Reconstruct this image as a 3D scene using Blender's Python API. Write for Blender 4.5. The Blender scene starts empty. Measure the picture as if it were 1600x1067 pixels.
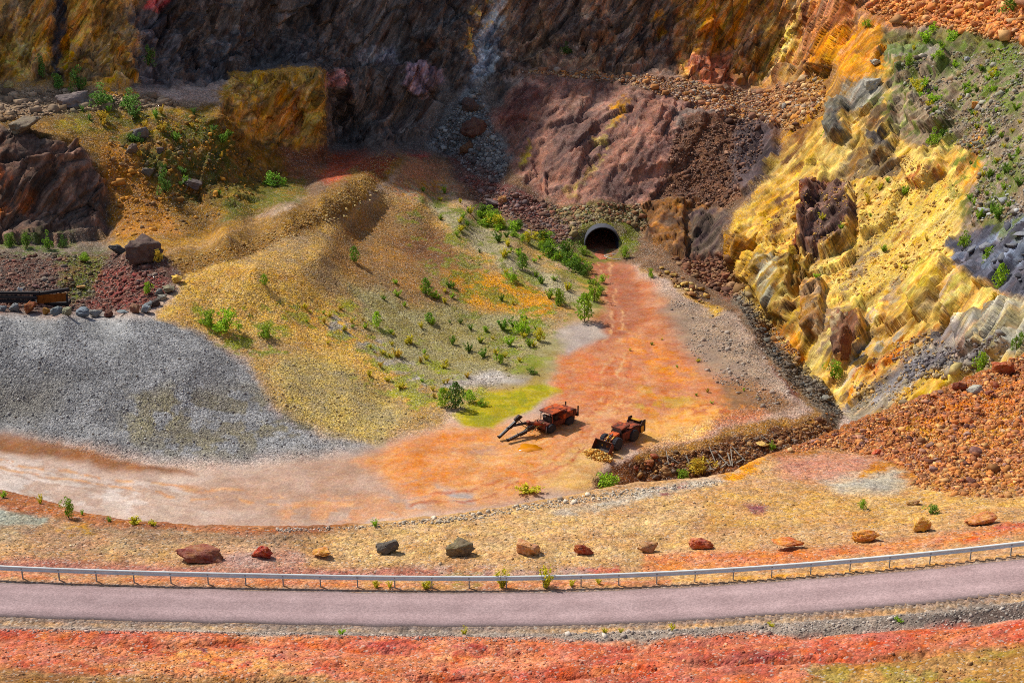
import bpy, bmesh, math, random
import numpy as np
from mathutils import Vector, Matrix, Euler

# ------------------------------------------------------------------ camera, sky, sun, exposure
PITCH = math.radians(20.0); FPX = 2400.0; CAMZ = 75.0
scene = bpy.context.scene
cam_data = bpy.data.cameras.new('camera'); cam = bpy.data.objects.new('camera', cam_data)
scene.collection.objects.link(cam)
cam.location = (0, 0, CAMZ); cam.rotation_euler = (math.pi/2 - PITCH, 0, 0)
cam_data.sensor_width = 36.0; cam_data.lens = FPX/1600*36.0
cam_data.clip_start = 0.5; cam_data.clip_end = 3000
scene.camera = cam

SUN_EL = math.radians(48); SUN_DIR2 = Vector((-0.80, 0.60)).normalized()      # towards the sun: left and beyond
world = bpy.data.worlds.new('World'); scene.world = world; world.use_nodes = True
wn = world.node_tree.nodes; wl = world.node_tree.links
bg = wn['Background']; sky = wn.new('ShaderNodeTexSky')
sky.sky_type = 'NISHITA'; sky.sun_disc = False
sky.sun_elevation = SUN_EL
sky.sun_rotation = math.atan2(SUN_DIR2.x, SUN_DIR2.y)
sky.air_density = 1.0; sky.dust_density = 2.0; sky.ozone_density = 1.0
wl.new(sky.outputs[0], bg.inputs[0]); bg.inputs[1].default_value = 0.115
sun_data = bpy.data.lights.new('sun', 'SUN'); sun_data.energy = 4.2; sun_data.angle = math.radians(1.5)
sun_data.color = (1.0, 0.95, 0.86)
sun = bpy.data.objects.new('sun', sun_data); scene.collection.objects.link(sun)
sdir = Vector((SUN_DIR2.x*math.cos(SUN_EL), SUN_DIR2.y*math.cos(SUN_EL), math.sin(SUN_EL)))
sun.rotation_euler = sdir.to_track_quat('Z', 'Y').to_euler(); sun.location = (-60, 60, 160)
vs = scene.view_settings
vs.view_transform = 'Standard'; vs.look = 'None'; vs.gamma = 1.0; vs.use_curve_mapping = False
vs.exposure = 0.0
scene.cycles.use_denoising = False; scene.cycles.filter_width = 0.9; scene.cycles.max_bounces = 5; scene.cycles.diffuse_bounces = 2; scene.cycles.glossy_bounces = 2; scene.cycles.transmission_bounces = 2

# ------------------------------------------------------------------ helpers
C = scene.collection
rng = np.random.default_rng(7); random.seed(7)
CP, SP = math.cos(PITCH), math.sin(PITCH)

def lin(c):
    c = np.asarray(c, float)/255.0
    return np.where(c <= 0.04045, c/12.92, ((c+0.055)/1.055)**2.4)
LIT = np.array([1.17, 1.17, 1.24])
def alb(c, E=1.0):
    """albedo of a surface from the colour it shows under a light E times the open daylight"""
    L_ = LIT*E*(np.array([.90, 1.0, 1.20]) if E < .5 else 1.0)      # shade is lit by the blue sky
    a = lin(c)/L_; g_ = a@np.array([.3, .55, .15]); a = np.maximum(g_+(a-g_)*1.05, 0.004); m = a.max()
    return a if m < 0.72 else a*(0.72/m)

def row_T(py):
    dy = (np.asarray(py, float)-533.5)/FPX
    return dy
def unproj(px, py, zc):
    xc = (px-800.0)/FPX*zc; yc = (py-533.5)/FPX*zc
    return np.stack([xc, zc*CP - yc*SP, CAMZ - zc*SP - yc*CP], -1)
def zc_from_Y(py, Y):  return Y/(CP - (py-533.5)/FPX*SP)
def zc_from_z(py, z):  return (CAMZ - z)/(SP + (py-533.5)/FPX*CP)

# ---- vectorised noise in world space
def _hash(ix, iy, iz, seed):
    h = (ix.astype(np.int64)*374761393 + iy.astype(np.int64)*668265263 + iz.astype(np.int64)*2147483647 + seed*1274126177) & 0xffffffff
    h = ((h ^ (h >> 13))*1274126177) & 0xffffffff
    h = ((h ^ (h >> 16))*2246822519) & 0xffffffff
    return (h ^ (h >> 15)) & 0xffffffff
def vnoise(p, seed=0):
    i = np.floor(p); f = p - i; i = i.astype(np.int64)
    u = f*f*f*(f*(f*6-15)+10)
    out = np.zeros(len(p))
    for dx in (0, 1):
        wx = u[:, 0] if dx else 1-u[:, 0]
        for dy in (0, 1):
            wy = u[:, 1] if dy else 1-u[:, 1]
            for dz in (0, 1):
                wz = u[:, 2] if dz else 1-u[:, 2]
                out += wx*wy*wz*(_hash(i[:, 0]+dx, i[:, 1]+dy, i[:, 2]+dz, seed)/4294967295.0)
    return out*2-1
def fbm(p, octs=4, seed=0, gain=0.5, lac=2.03):
    a = 1.0; s = 0; t = 0
    for o in range(octs):
        s = s + a*vnoise(p, seed+o*17); t += a; a *= gain; p = p*lac + 13.7
    return s/t
def facets(p, seed=0):
    """blocky cells: each cell is a tilted plane; returns the plane offset and distance to the cell edge"""
    b = np.floor(p-0.5).astype(np.int64)
    d1 = np.full(len(p), 9.0); d2 = np.full(len(p), 9.0); val = np.zeros(len(p)); cid = np.zeros(len(p))
    for dx in (0, 1):
        for dy in (0, 1):
            for dz in (0, 1):
                ix, iy, iz = b[:, 0]+dx, b[:, 1]+dy, b[:, 2]+dz
                h1 = _hash(ix, iy, iz, seed); h2 = _hash(ix, iy, iz, seed+91)
                ox = (h1 & 1023)/1023.0; oy = ((h1 >> 10) & 1023)/1023.0; oz = ((h1 >> 20) & 1023)/1023.0
                vx = p[:, 0]-(ix+0.5+(ox-0.5)*0.9); vy = p[:, 1]-(iy+0.5+(oy-0.5)*0.9); vz = p[:, 2]-(iz+0.5+(oz-0.5)*0.9)
                d = np.sqrt(vx*vx+vy*vy+vz*vz)
                gx = ((h2 & 1023)/1023.0-0.5)*2; gy = (((h2 >> 10) & 1023)/1023.0-0.5)*2; gz = (((h2 >> 20) & 1023)/1023.0-0.5)*2
                v = vx*gx+vy*gy+vz*gz + (ox-0.5)*0.6
                closer = d < d1
                d2 = np.where(closer, d1, np.minimum(d2, d)); val = np.where(closer, v, val); cid = np.where(closer, ((h1 ^ h2) & 4095)/4095.0, cid); d1 = np.where(closer, d, d1)
    return val, d2-d1, cid
# rock layers dip from upper right to lower left: coordinates squeezed along that direction
STR = np.array([0.50, 0.22, 0.84]); STR /= np.linalg.norm(STR)
def strata(p, squeeze=2.6):
    a = p@STR
    return p - np.outer(a*(1-1/squeeze), STR)

def smooth(a, b, x):
    t = np.clip((x-a)/(b-a), 0, 1); return t*t*(3-2*t)

def poly_sd(x, y, pts):
    """signed distance to a polygon in the plane, negative inside"""
    pts = np.asarray(pts, float); n = len(pts)
    d = np.full(len(x), 1e18); s = np.ones(len(x), bool)*False
    for i in range(n):
        ax, ay = pts[i]; bx, by = pts[(i+1) % n]
        ex, ey = bx-ax, by-ay; wx, wy = x-ax, y-ay
        t = np.clip((wx*ex+wy*ey)/(ex*ex+ey*ey+1e-9), 0, 1)
        d = np.minimum(d, (wx-ex*t)**2+(wy-ey*t)**2)
        c = ((ay <= y) & (by > y)) | ((by <= y) & (ay > y))
        with np.errstate(divide='ignore', invalid='ignore'):
            xi = ax + (y-ay)/(by-ay+1e-12)*ex
        s ^= c & (x < xi)
    d = np.sqrt(d)
    return np.where(s, -d, d)
def line_d(x, y, pts):
    pts = np.asarray(pts, float); d = np.full(len(x), 1e18)
    for i in range(len(pts)-1):
        ax, ay = pts[i]; bx, by = pts[i+1]
        ex, ey = bx-ax, by-ay; wx, wy = x-ax, y-ay
        t = np.clip((wx*ex+wy*ey)/(ex*ex+ey*ey+1e-9), 0, 1)
        d = np.minimum(d, (wx-ex*t)**2+(wy-ey*t)**2)
    return np.sqrt(d)

class RBF:
    """multiquadric interpolation of inverse depth (planes stay planes)"""
    def __init__(s, pts, c=4.0):
        P = np.array([(a, b) for a, b, _ in pts], float)/500; v = np.array([1/q for _, _, q in pts])*100
        s.P = P; s.c2 = (c/500)**2; n = len(P)
        K = np.sqrt(((P[:, None]-P[None])**2).sum(-1)+s.c2)
        M = np.zeros((n+3, n+3)); M[:n, :n] = K + np.eye(n)*0.0008*0
        M[:n, n] = M[n, :n] = 1; M[:n, n+1:] = P; M[n+1:, :n] = P.T
        s.w = np.linalg.solve(M, np.concatenate([v, [0, 0, 0]]))
    def __call__(s, x, y):
        sh = np.broadcast(x, y).shape
        Q = np.stack([np.broadcast_to(x, sh).ravel(), np.broadcast_to(y, sh).ravel()], -1)/500
        out = np.empty(len(Q)); n = len(s.P)
        for i in range(0, len(Q), 20000):
            q = Q[i:i+20000]
            d2 = (q[:, :1]-s.P[None, :, 0])**2 + (q[:, 1:]-s.P[None, :, 1])**2 + s.c2
            out[i:i+20000] = np.sqrt(d2)@s.w[:n] + s.w[n] + q@s.w[n+1:]
        return (100/np.maximum(out, 0.05)).reshape(sh)

def cp(list_):
    r = []
    for x, y, m, v in list_:
        r.append((x, y, zc_from_Y(y, v) if m == 'Y' else zc_from_z(y, v)))
    return r

# ------------------------------------------------------------------ terrain control points (picture place, then forward distance Y or height z in metres)
B_PTS = [
 # pit floor and the dirt road
 (-160,690,'z',3.5),(-160,790,'z',4),(0,700,'z',2),(0,790,'z',2.2),(200,738,'z',.8),(200,815,'z',.8),(450,745,'z',.1),(450,835,'z',0),
 (650,715,'z',0),(650,820,'z',0),(800,760,'z',0),(780,690,'z',0),(850,690,'z',0),(960,690,'z',0),(900,760,'z',0),(880,560,'z',0),(960,560,'z',0),(960,480,'z',0),(940,400,'z',0),(940,388,'z',0),
 (870,620,'z',0),(960,620,'z',0),(1050,640,'z',0),(1050,560,'z',.2),(1130,560,'z',.6),(1180,640,'z',.4),(1000,450,'z',.3),(1080,500,'z',.6),(1240,620,'z',.6),(1260,640,'z',.4),(930,720,'z',0),
 (1010,415,'z',1.4),(1080,448,'z',1.5),(1130,485,'z',1.2),(1180,530,'z',.9),(1230,590,'z',.8),
 # ditch
 (950,750,'z',-.6),(1000,712,'z',0),(1000,748,'Y',164),(1100,688,'z',0),(1100,742,'Y',166),(1200,668,'z',0),(1200,712,'Y',170),(1290,645,'z',0),(1305,680,'Y',176),
 (1000,820,'z',-2),(1200,790,'z',-2.5),(1400,730,'z',-2),(1600,680,'Y',150),(700,900,'z',0),(300,900,'z',0),(-160,900,'z',3),
 # gravel heap
 (-160,665,'z',3.8),(0,668,'z',2.2),(100,692,'z',1.6),(200,717,'z',1.0),(300,726,'z',.6),(400,722,'z',.3),(500,712,'z',.1),(600,695,'z',0),(690,660,'z',0),
 (-160,490,'Y',187),(0,490,'Y',187),(100,491,'Y',187),(200,495,'Y',187),(250,500,'Y',188),(100,580,'Y',177),(300,580,'Y',178),(0,580,'Y',177),(300,650,'Y',171.5),(100,640,'Y',171.5),
 (450,600,'Y',180),(550,620,'Y',181),(400,500,'Y',196),(500,560,'Y',190),(330,480,'Y',196),(300,430,'Y',203),(400,420,'Y',205),
 # mound
 (500,400,'Y',215),(500,480,'Y',204),(600,470,'Y',212),(600,550,'Y',197),(600,620,'Y',184.5),(650,600,'Y',188),(700,520,'Y',207),(700,600,'z',.2),(800,560,'z',.2),(800,480,'Y',219),(700,430,'Y',225),
 (600,400,'Y',229),(600,330,'Y',248),(560,370,'Y',235),(680,370,'Y',243),(750,420,'Y',232),(850,450,'Y',228),(900,482,'z',.2),
 (660,310,'Y',255),(720,345,'Y',248),(800,395,'Y',238),(870,435,'Y',231),(925,470,'z',.2),
 (680,300,'Y',268),(760,337,'Y',262),(840,378,'Y',252),(900,410,'z',.4),(900,385,'z',1.0),
 # berm and the track behind it
 (250,395,'Y',209),(350,370,'Y',214),(450,330,'Y',227),(500,307,'Y',237),(540,285,'Y',247.5),(572,262,'Y',260),(600,235,'Y',275),
 (300,415,'Y',207),(400,395,'Y',214),(500,350,'Y',229),(580,300,'Y',249),(600,275,'Y',260),(620,260,'Y',267),(640,245,'Y',278),
 (400,345,'z',10),(480,300,'z',10.6),(540,258,'z',10.8),(330,365,'z',10),(560,235,'Y',283),(530,242,'Y',279),
 # back wall, middle
 (620,222,'Y',290),(700,235,'Y',290),(620,150,'Y',296),(620,105,'Y',298),(620,90,'Y',303),(620,0,'Y',307),(620,-340,'Y',322),(620,-440,'Y',345),
 (740,210,'Y',287),(720,150,'Y',295),(740,260,'Y',280),(780,270,'Y',276),(690,180,'Y',294),(800,300,'Y',268),(700,60,'Y',303),(770,60,'Y',310),
 # slab face
 (780,230,'Y',284),(850,310,'Y',268),(980,320,'Y',262),(1000,360,'Y',255),(830,120,'Y',296),(1000,140,'Y',290),(1130,170,'Y',284),(900,210,'Y',280),(1000,230,'Y',274),(1100,260,'Y',268),
 (830,100,'Y',304),(1000,115,'Y',302),(1150,150,'Y',296),(830,85,'Y',307),(830,0,'Y',314),(1000,95,'Y',306),(1000,0,'Y',314),(1200,135,'Y',299),(1200,0,'Y',308),(1290,120,'Y',284),(1330,50,'Y',284),(1330,0,'Y',291),
 (1000,-340,'Y',330),(1000,-440,'Y',345),(1330,-340,'Y',318),(1330,-440,'Y',330),
 # around the tunnel
 (940,352,'Y',253),(940,340,'Y',255),(940,322,'Y',259),(905,360,'Y',253),(975,362,'Y',252),(1000,400,'z',1.2),
 (1010,370,'Y',252),(1100,425,'Y',240),(1020,315,'Y',262),(1130,330,'Y',256),(1080,290,'Y',266),(1180,250,'Y',268),(1200,200,'Y',275),(1140,200,'Y',280),
 # right cliff
 (1140,440,'z',-.6),(1200,520,'z',-1.2),(1250,580,'z',-1.5),(1300,632,'z',-2),
 (1150,350,'Y',243),(1200,300,'Y',250),(1280,200,'Y',258),(1320,120,'Y',268),(1360,60,'Y',275),(1200,450,'Y',219),(1200,420,'Y',223),(1250,500,'Y',206),(1250,400,'Y',224),(1300,550,'Y',195),(1300,450,'Y',212),(1300,350,'Y',230),
 (1400,500,'Y',196),(1400,600,'Y',182),(1400,640,'Y',175),(1400,400,'Y',212),(1400,300,'Y',228),(1400,200,'Y',243),(1400,100,'Y',262),(1430,60,'Y',270),(1400,0,'Y',282),
 (1500,550,'Y',178),(1500,600,'Y',170),(1500,450,'Y',190),(1500,350,'Y',207),(1500,200,'Y',230),(1500,100,'Y',250),(1500,0,'Y',268),
 (1600,550,'Y',163),(1600,600,'Y',158),(1600,450,'Y',175),(1600,350,'Y',190),(1600,200,'Y',212),(1600,100,'Y',230),(1600,0,'Y',246),
 (1760,500,'Y',150),(1760,300,'Y',172),(1760,100,'Y',205),(1760,0,'Y',222),(1600,-340,'Y',300),(1760,-340,'Y',285),(1600,-440,'Y',312),(1800,-440,'Y',300),(2200,0,'Y',170),(2200,-340,'Y',225),(2200,400,'Y',130),
 # left: hollow, bench, rock, slope, bench, wall
 (0,480,'Y',196),(100,480,'Y',197),(180,480,'Y',197),(0,440,'Y',203),(100,440,'Y',203),(0,400,'Y',215),(100,400,'Y',215),(200,404,'Y',210),(250,440,'Y',200),(232,462,'Y',197),(0,385,'Y',222),(100,385,'Y',222),
 (80,370,'Y',225),(80,300,'Y',229),(80,220,'Y',235),(0,200,'Y',238),(160,370,'Y',226),(160,260,'Y',236),(0,370,'Y',225),(0,300,'Y',229),
 (250,350,'Y',228),(250,260,'Y',240),(250,180,'Y',252),(350,320,'Y',236),(350,220,'Y',252),(350,170,'Y',258),(430,282,'Y',256),(430,225,'Y',264),
 (0,160,'Y',250),(150,167,'Y',252),(0,140,'Y',258),(100,140,'Y',260),(250,150,'Y',262),(0,0,'Y',266),(150,0,'Y',270),(300,130,'Y',270),(300,0,'Y',280),
 (430,109,'Y',279),(420,212,'Y',269),(440,228,'Y',267),(430,122,'Y',272),(430,100,'Y',289),(494,106,'Y',279),(500,118,'Y',274),(470,122,'Y',273),(380,132,'Y',271),(385,118,'Y',279),(470,180,'Y',272),(507,150,'Y',273.5),(507,190,'Y',273),(505,232,'Y',272),(470,236,'Y',268),(470,262,'Y',264),(500,98,'Y',291),(518,115,'Y',291),(517,150,'Y',290),(517,190,'Y',289),(519,228,'Y',284),(505,250,'Y',272),(540,150,'Y',294),(540,228,'Y',287),(360,150,'Y',268),(430,0,'Y',296),
 (-160,480,'Y',196),(-160,385,'Y',216),(-160,300,'Y',222),(-160,200,'Y',228),(-160,150,'Y',240),(-160,0,'Y',256),(-160,-340,'Y',285),(-160,-440,'Y',300),(200,-340,'Y',292),(200,-440,'Y',305),(430,-340,'Y',315),
 (-600,480,'Y',190),(-600,150,'Y',225),(-600,-340,'Y',262),(-600,700,'z',6),(-600,-440,'Y',275),
]
F_PTS = [
 (-160,928,'z',34.8),(0,936,'z',34.6),(200,943,'z',34.2),(400,948,'z',33.9),(600,950,'z',33.8),(800,949,'z',34.0),(1000,944,'z',34.6),(1200,935,'z',35.6),(1400,919,'z',36.9),(1600,899,'z',38.4),(1750,880,'z',39.6),
 (820,868,'Y',78.4),(400,866,'Y',78.5),(1200,855,'Y',78.0),(1500,815,'Y',80.5),(0,845,'Y',80),
 (-160,738,'Y',94),(0,768,'Y',90),(200,812,'Y',84.5),(450,822,'Y',83.6),(690,805,'Y',86),(800,790,'Y',88.5),(930,765,'Y',92),(1100,745,'Y',95),(1200,712,'Y',103),(1300,675,'Y',113),(1450,615,'Y',124),(1600,555,'Y',138),(1760,490,'Y',150),
 (930,830,'Y',82.5),(1100,800,'Y',86.5),(1200,760,'Y',92.5),(1300,740,'Y',96.5),(1450,700,'Y',103),(1450,780,'Y',88),(1600,780,'Y',85),(1600,700,'Y',99),(1600,620,'Y',118),(1760,700,'Y',94),(1760,600,'Y',115),(1760,800,'Y',78),
 (800,1000,'Y',67.3),(800,1067,'Y',62),(800,1200,'Y',54),(1600,955,'Y',62.4),(1600,1067,'Y',55.5),(1600,1200,'Y',48.5),(0,1000,'Y',66.6),(0,1067,'Y',61),(0,1200,'Y',53.5),(0,1500,'Y',40),(800,1500,'Y',40),(1600,1500,'Y',37),
 (-300,1000,'Y',67),(1900,940,'Y',58),(-300,800,'Y',86),
 (2100,836,'z',42.2),(2300,808,'z',43.8),(2300,950,'Y',51),(2300,640,'Y',92),(2300,420,'Y',150),(-400,914,'z',35.7),(-700,898,'z',36.8),(-700,760,'Y',93),(-700,660,'Y',106),(-700,1000,'Y',64),
]
CREST = np.array([(-400,680),(-160,738),(0,768),(60,783),(107,800),(200,813),(300,821),(450,824),(570,820),(690,806),(800,790),(930,766),(1000,754),(1100,746),(1150,737),(1200,712),(1300,676),(1380,645),(1450,616),(1530,585),(1600,556),(1760,490),(2000,420),(2400,340)], float)
def crest_y(x): return np.interp(x, CREST[:, 0], CREST[:, 1])

# road centre line (picture x, y, height)
ROAD = [(-1000,880,38.0),(-700,898,36.8),(-400,914,35.7),(-160,926,34.9),(0,935,34.6),(200,942,34.2),(400,946.5,33.9),(600,950,33.8),(800,950.5,34.0),(1000,945,34.6),(1200,934,35.6),(1400,918,36.9),(1600,898,38.4),(1760,880,39.6),(1900,862,40.6),(2100,836,42.2),(2300,808,43.8),(2500,778,45.4)]
rc = np.array([unproj(x, y, zc_from_z(y, z)) for x, y, z in ROAD])
def resample(P, step):
    # Catmull-Rom through the points, then equal steps
    out = []
    for i in range(1, len(P)-2):
        for t in np.linspace(0, 1, 40, endpoint=False):
            a, b, c, d = P[i-1], P[i], P[i+1], P[i+2]
            out.append(0.5*((2*b)+(-a+c)*t+(2*a-5*b+4*c-d)*t*t+(-a+3*b-3*c+d)*t**3))
    out = np.array(out); s = np.concatenate([[0], np.cumsum(np.linalg.norm(np.diff(out, axis=0), axis=1))])
    q = np.arange(0, s[-1], step)
    return np.stack([np.interp(q, s, out[:, k]) for k in range(3)], -1)
RC = resample(rc, 0.5)
RT = np.gradient(RC, axis=0); RT[:, 2] = 0; RT /= np.linalg.norm(RT, axis=1)[:, None]
RN = np.stack([-RT[:, 1], RT[:, 0], np.zeros(len(RT))], -1)        # to the far side
ROAD_W = 3.5
def road_frame(X, Y):
    """index of the nearest point of the road, signed offset across it (far side positive)"""
    idx = np.empty(len(X), int)
    for i in range(0, len(X), 20000):
        d = (X[i:i+20000, None]-RC[None, :, 0])**2+(Y[i:i+20000, None]-RC[None, :, 1])**2
        idx[i:i+20000] = d.argmin(1)
    off = (X-RC[idx, 0])*RN[idx, 0]+(Y-RC[idx, 1])*RN[idx, 1]
    return idx, off

# ------------------------------------------------------------------ mineral colours: areas of soil and rock (outline, two colours, edge softness, light it was seen in, patchiness)
def R(x0, y0, x1, y1): return [(x0, y0), (x1, y0), (x1, y1), (x0, y1)]
SH = 0.225      # light reaching the shaded walls, as a share of open daylight
B_LAYERS = [
 # --- floor
 (R(-900,-500,2400,960), (206,180,166), (192,162,148), 5, 1, None, 6, 0),
 ([(-100,700),(60,715),(160,745),(330,760),(420,800),(200,800),(-100,770)], (226,210,204), (210,190,180), 18, 1, .45, 5, 0),
 ([(-100,660),(0,672),(120,700),(280,735),(300,745),(150,728),(0,705),(-100,690)], (160,108,74), (136,94,68), 7, 1, None, 3, 0),
 ([(300,760),(520,715),(640,700),(640,790),(500,815),(330,800)], (196,164,148), (184,148,128), 15, 1, None, 5, 0),
 ([(560,715),(690,665),(800,660),(930,640),(940,700),(900,740),(840,770),(760,782),(690,800),(640,775),(600,745)], (224,162,112), (216,140,88), 16, 1, None, 4, 0),
 ([(430,790),(560,770),(690,795),(600,815),(440,815)], (214,160,122), (206,154,124), 12, 1, .52, 3, 0),
 ([(690,760),(740,768),(735,782),(700,780)], (170,165,168), (190,170,160), 8, 1, None, 2, 0),
 ([(845,700),(930,690),(985,705),(940,735),(925,765),(860,768),(840,740)], (222,178,118), (208,160,112), 10, 1, None, 3, 0),
 ([(700,690),(770,685),(800,705),(760,720),(690,712)], (232,160,96), (196,146,120), 10, 1, .45, 3, 0),
 ([(912,400),(965,398),(1015,440),(1085,505),(1160,570),(1215,622),(1190,660),(1000,700),(930,690),(860,640),(860,590),(900,540),(930,480)], (206,144,110), (196,122,86), 12, 1, None, 3, 0),
 ([(925,395),(962,395),(985,440),(990,500),(930,520),(935,460)], (198,120,92), (182,104,76), 8, 1, None, 4, 0),
 ([(915,392),(965,392),(1000,440),(1010,500),(960,540),(900,540),(930,470)], (184,124,98), (170,106,82), 14, 1, None, 3, 0),
 ([(880,600),(960,560),(1040,600),(1000,660),(920,700),(860,690)], (222,164,122), (206,138,98), 18, 1, .5, 3, 0),
 ([(720,700),(820,680),(900,700),(860,760),(740,780)], (230,178,128), (216,150,100), 16, 1, .5, 2.5, 0),
 ([(870,560),(960,545),(1000,580),(990,640),(900,650),(860,610)], (206,122,86), (214,142,98), 14, 1, .4, 3, 0),
 ([(960,510),(1010,530),(1080,560),(1120,600),(1040,600),(980,560)], (224,150,88), (212,132,80), 10, 1, .42, 2.5, 0),
 ([(985,600),(1050,610),(1120,640),(1040,650),(990,640)], (198,156,86), (214,130,70), 10, 1, .42, 2.5, 0),
 ([(865,510),(930,500),(945,530),(890,555),(865,545)], (190,174,164), (176,160,156), 8, 1, None, 2, 0),
 ([(1030,460),(1110,470),(1190,540),(1230,600),(1180,620),(1100,580),(1060,540)], (170,144,124), (150,128,114), 24, 1, None, 3, 0),
 ([(1120,590),(1190,600),(1250,630),(1210,650),(1130,640)], (168,120,84), (140,104,78), 10, 1, None, 3, 0),
 ([(1000,655),(1100,630),(1150,645),(1090,680),(1010,700),(985,685)], (242,190,124), (230,160,96), 8, 1, None, 3, 0),
 ([(1050,640),(1130,625),(1190,640),(1120,662)], (222,150,92), (186,112,80), 7, 1, .5, 2, 0),
 ([(1195,530),(1225,540),(1265,610),(1250,625),(1215,580)], (122,64,68), (104,62,64), 5, 1, None, 2, 0),
 ([(1060,425),(1130,480),(1115,495),(1050,440),(1000,420),(1010,405)], (206,164,84), (180,130,70), 6, 1, None, 2, 0),
 ([(985,395),(1020,398),(1120,470),(1070,440),(1000,412)], (118,74,66), (140,96,72), 5, 1, None, 2, 0),
 ([(1180,505),(1230,580),(1300,620),(1310,665),(1280,650),(1240,605),(1190,545)], (150,112,66), (128,92,56), 5, 1, None, 2, 0),
 ([(460,200),(640,222),(800,240),(1330,40),(1330,640),(1240,600),(1140,490),(1000,415),(900,395),(760,340),(640,260),(560,300),(470,310)], (122,92,70), (100,78,62), 5, .72, None, 2, 0),
]
def stroke(pts, w):
    a = np.asarray(pts, float); t = np.gradient(a, axis=0); t /= np.linalg.norm(t, axis=1)[:, None]; n = np.stack([-t[:, 1], t[:, 0]], -1)
    return [tuple(q) for q in np.concatenate([a+n*w/2, (a-n*w/2)[::-1]])]
for dx_, w_, c1_, c2_ in ((-11,3,(226,176,134),(206,150,112)),(9,3,(226,176,134),(206,150,112)),(-4,2,(176,98,70),(190,110,78)),(20,2.5,(178,104,76),(196,120,90))):
    cut_ = 13 if c1_[0] > 200 else 9
    B_LAYERS.append((stroke([(945+dx_*.6,398),(955+dx_*.8,450),(962+dx_,510),(960+dx_*1.2,570),(945+dx_*1.4,630),(905+dx_*1.5,690),(840+dx_,735),(740+dx_,765+dx_*.4),(600,785+dx_*.5),(420,782+dx_*.6),(250,765+dx_*.6),(120,745+dx_*.6),(0,725+dx_*.6)][:cut_], w_*1.3), c1_, c2_, 2.2, 1, .46, 2.5, 0))
for oy_ in (-8, 0, 7, 15):
    B_LAYERS.append((stroke([(700,700+oy_),(780,696+oy_),(850,680+oy_*.8),(930,650+oy_*.6),(1000,610+oy_)], 2.4), (236,190,140), (214,158,110), 2.2, 1, .5, 2, 0))
    B_LAYERS.append((stroke([(0,722+oy_),(150,752+oy_),(330,775+oy_*1.3),(520,772+oy_*1.6),(680,745+oy_*2)], 2.2), (176,146,132), (190,160,146), 2.2, 1, .5, 2, 0))
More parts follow.
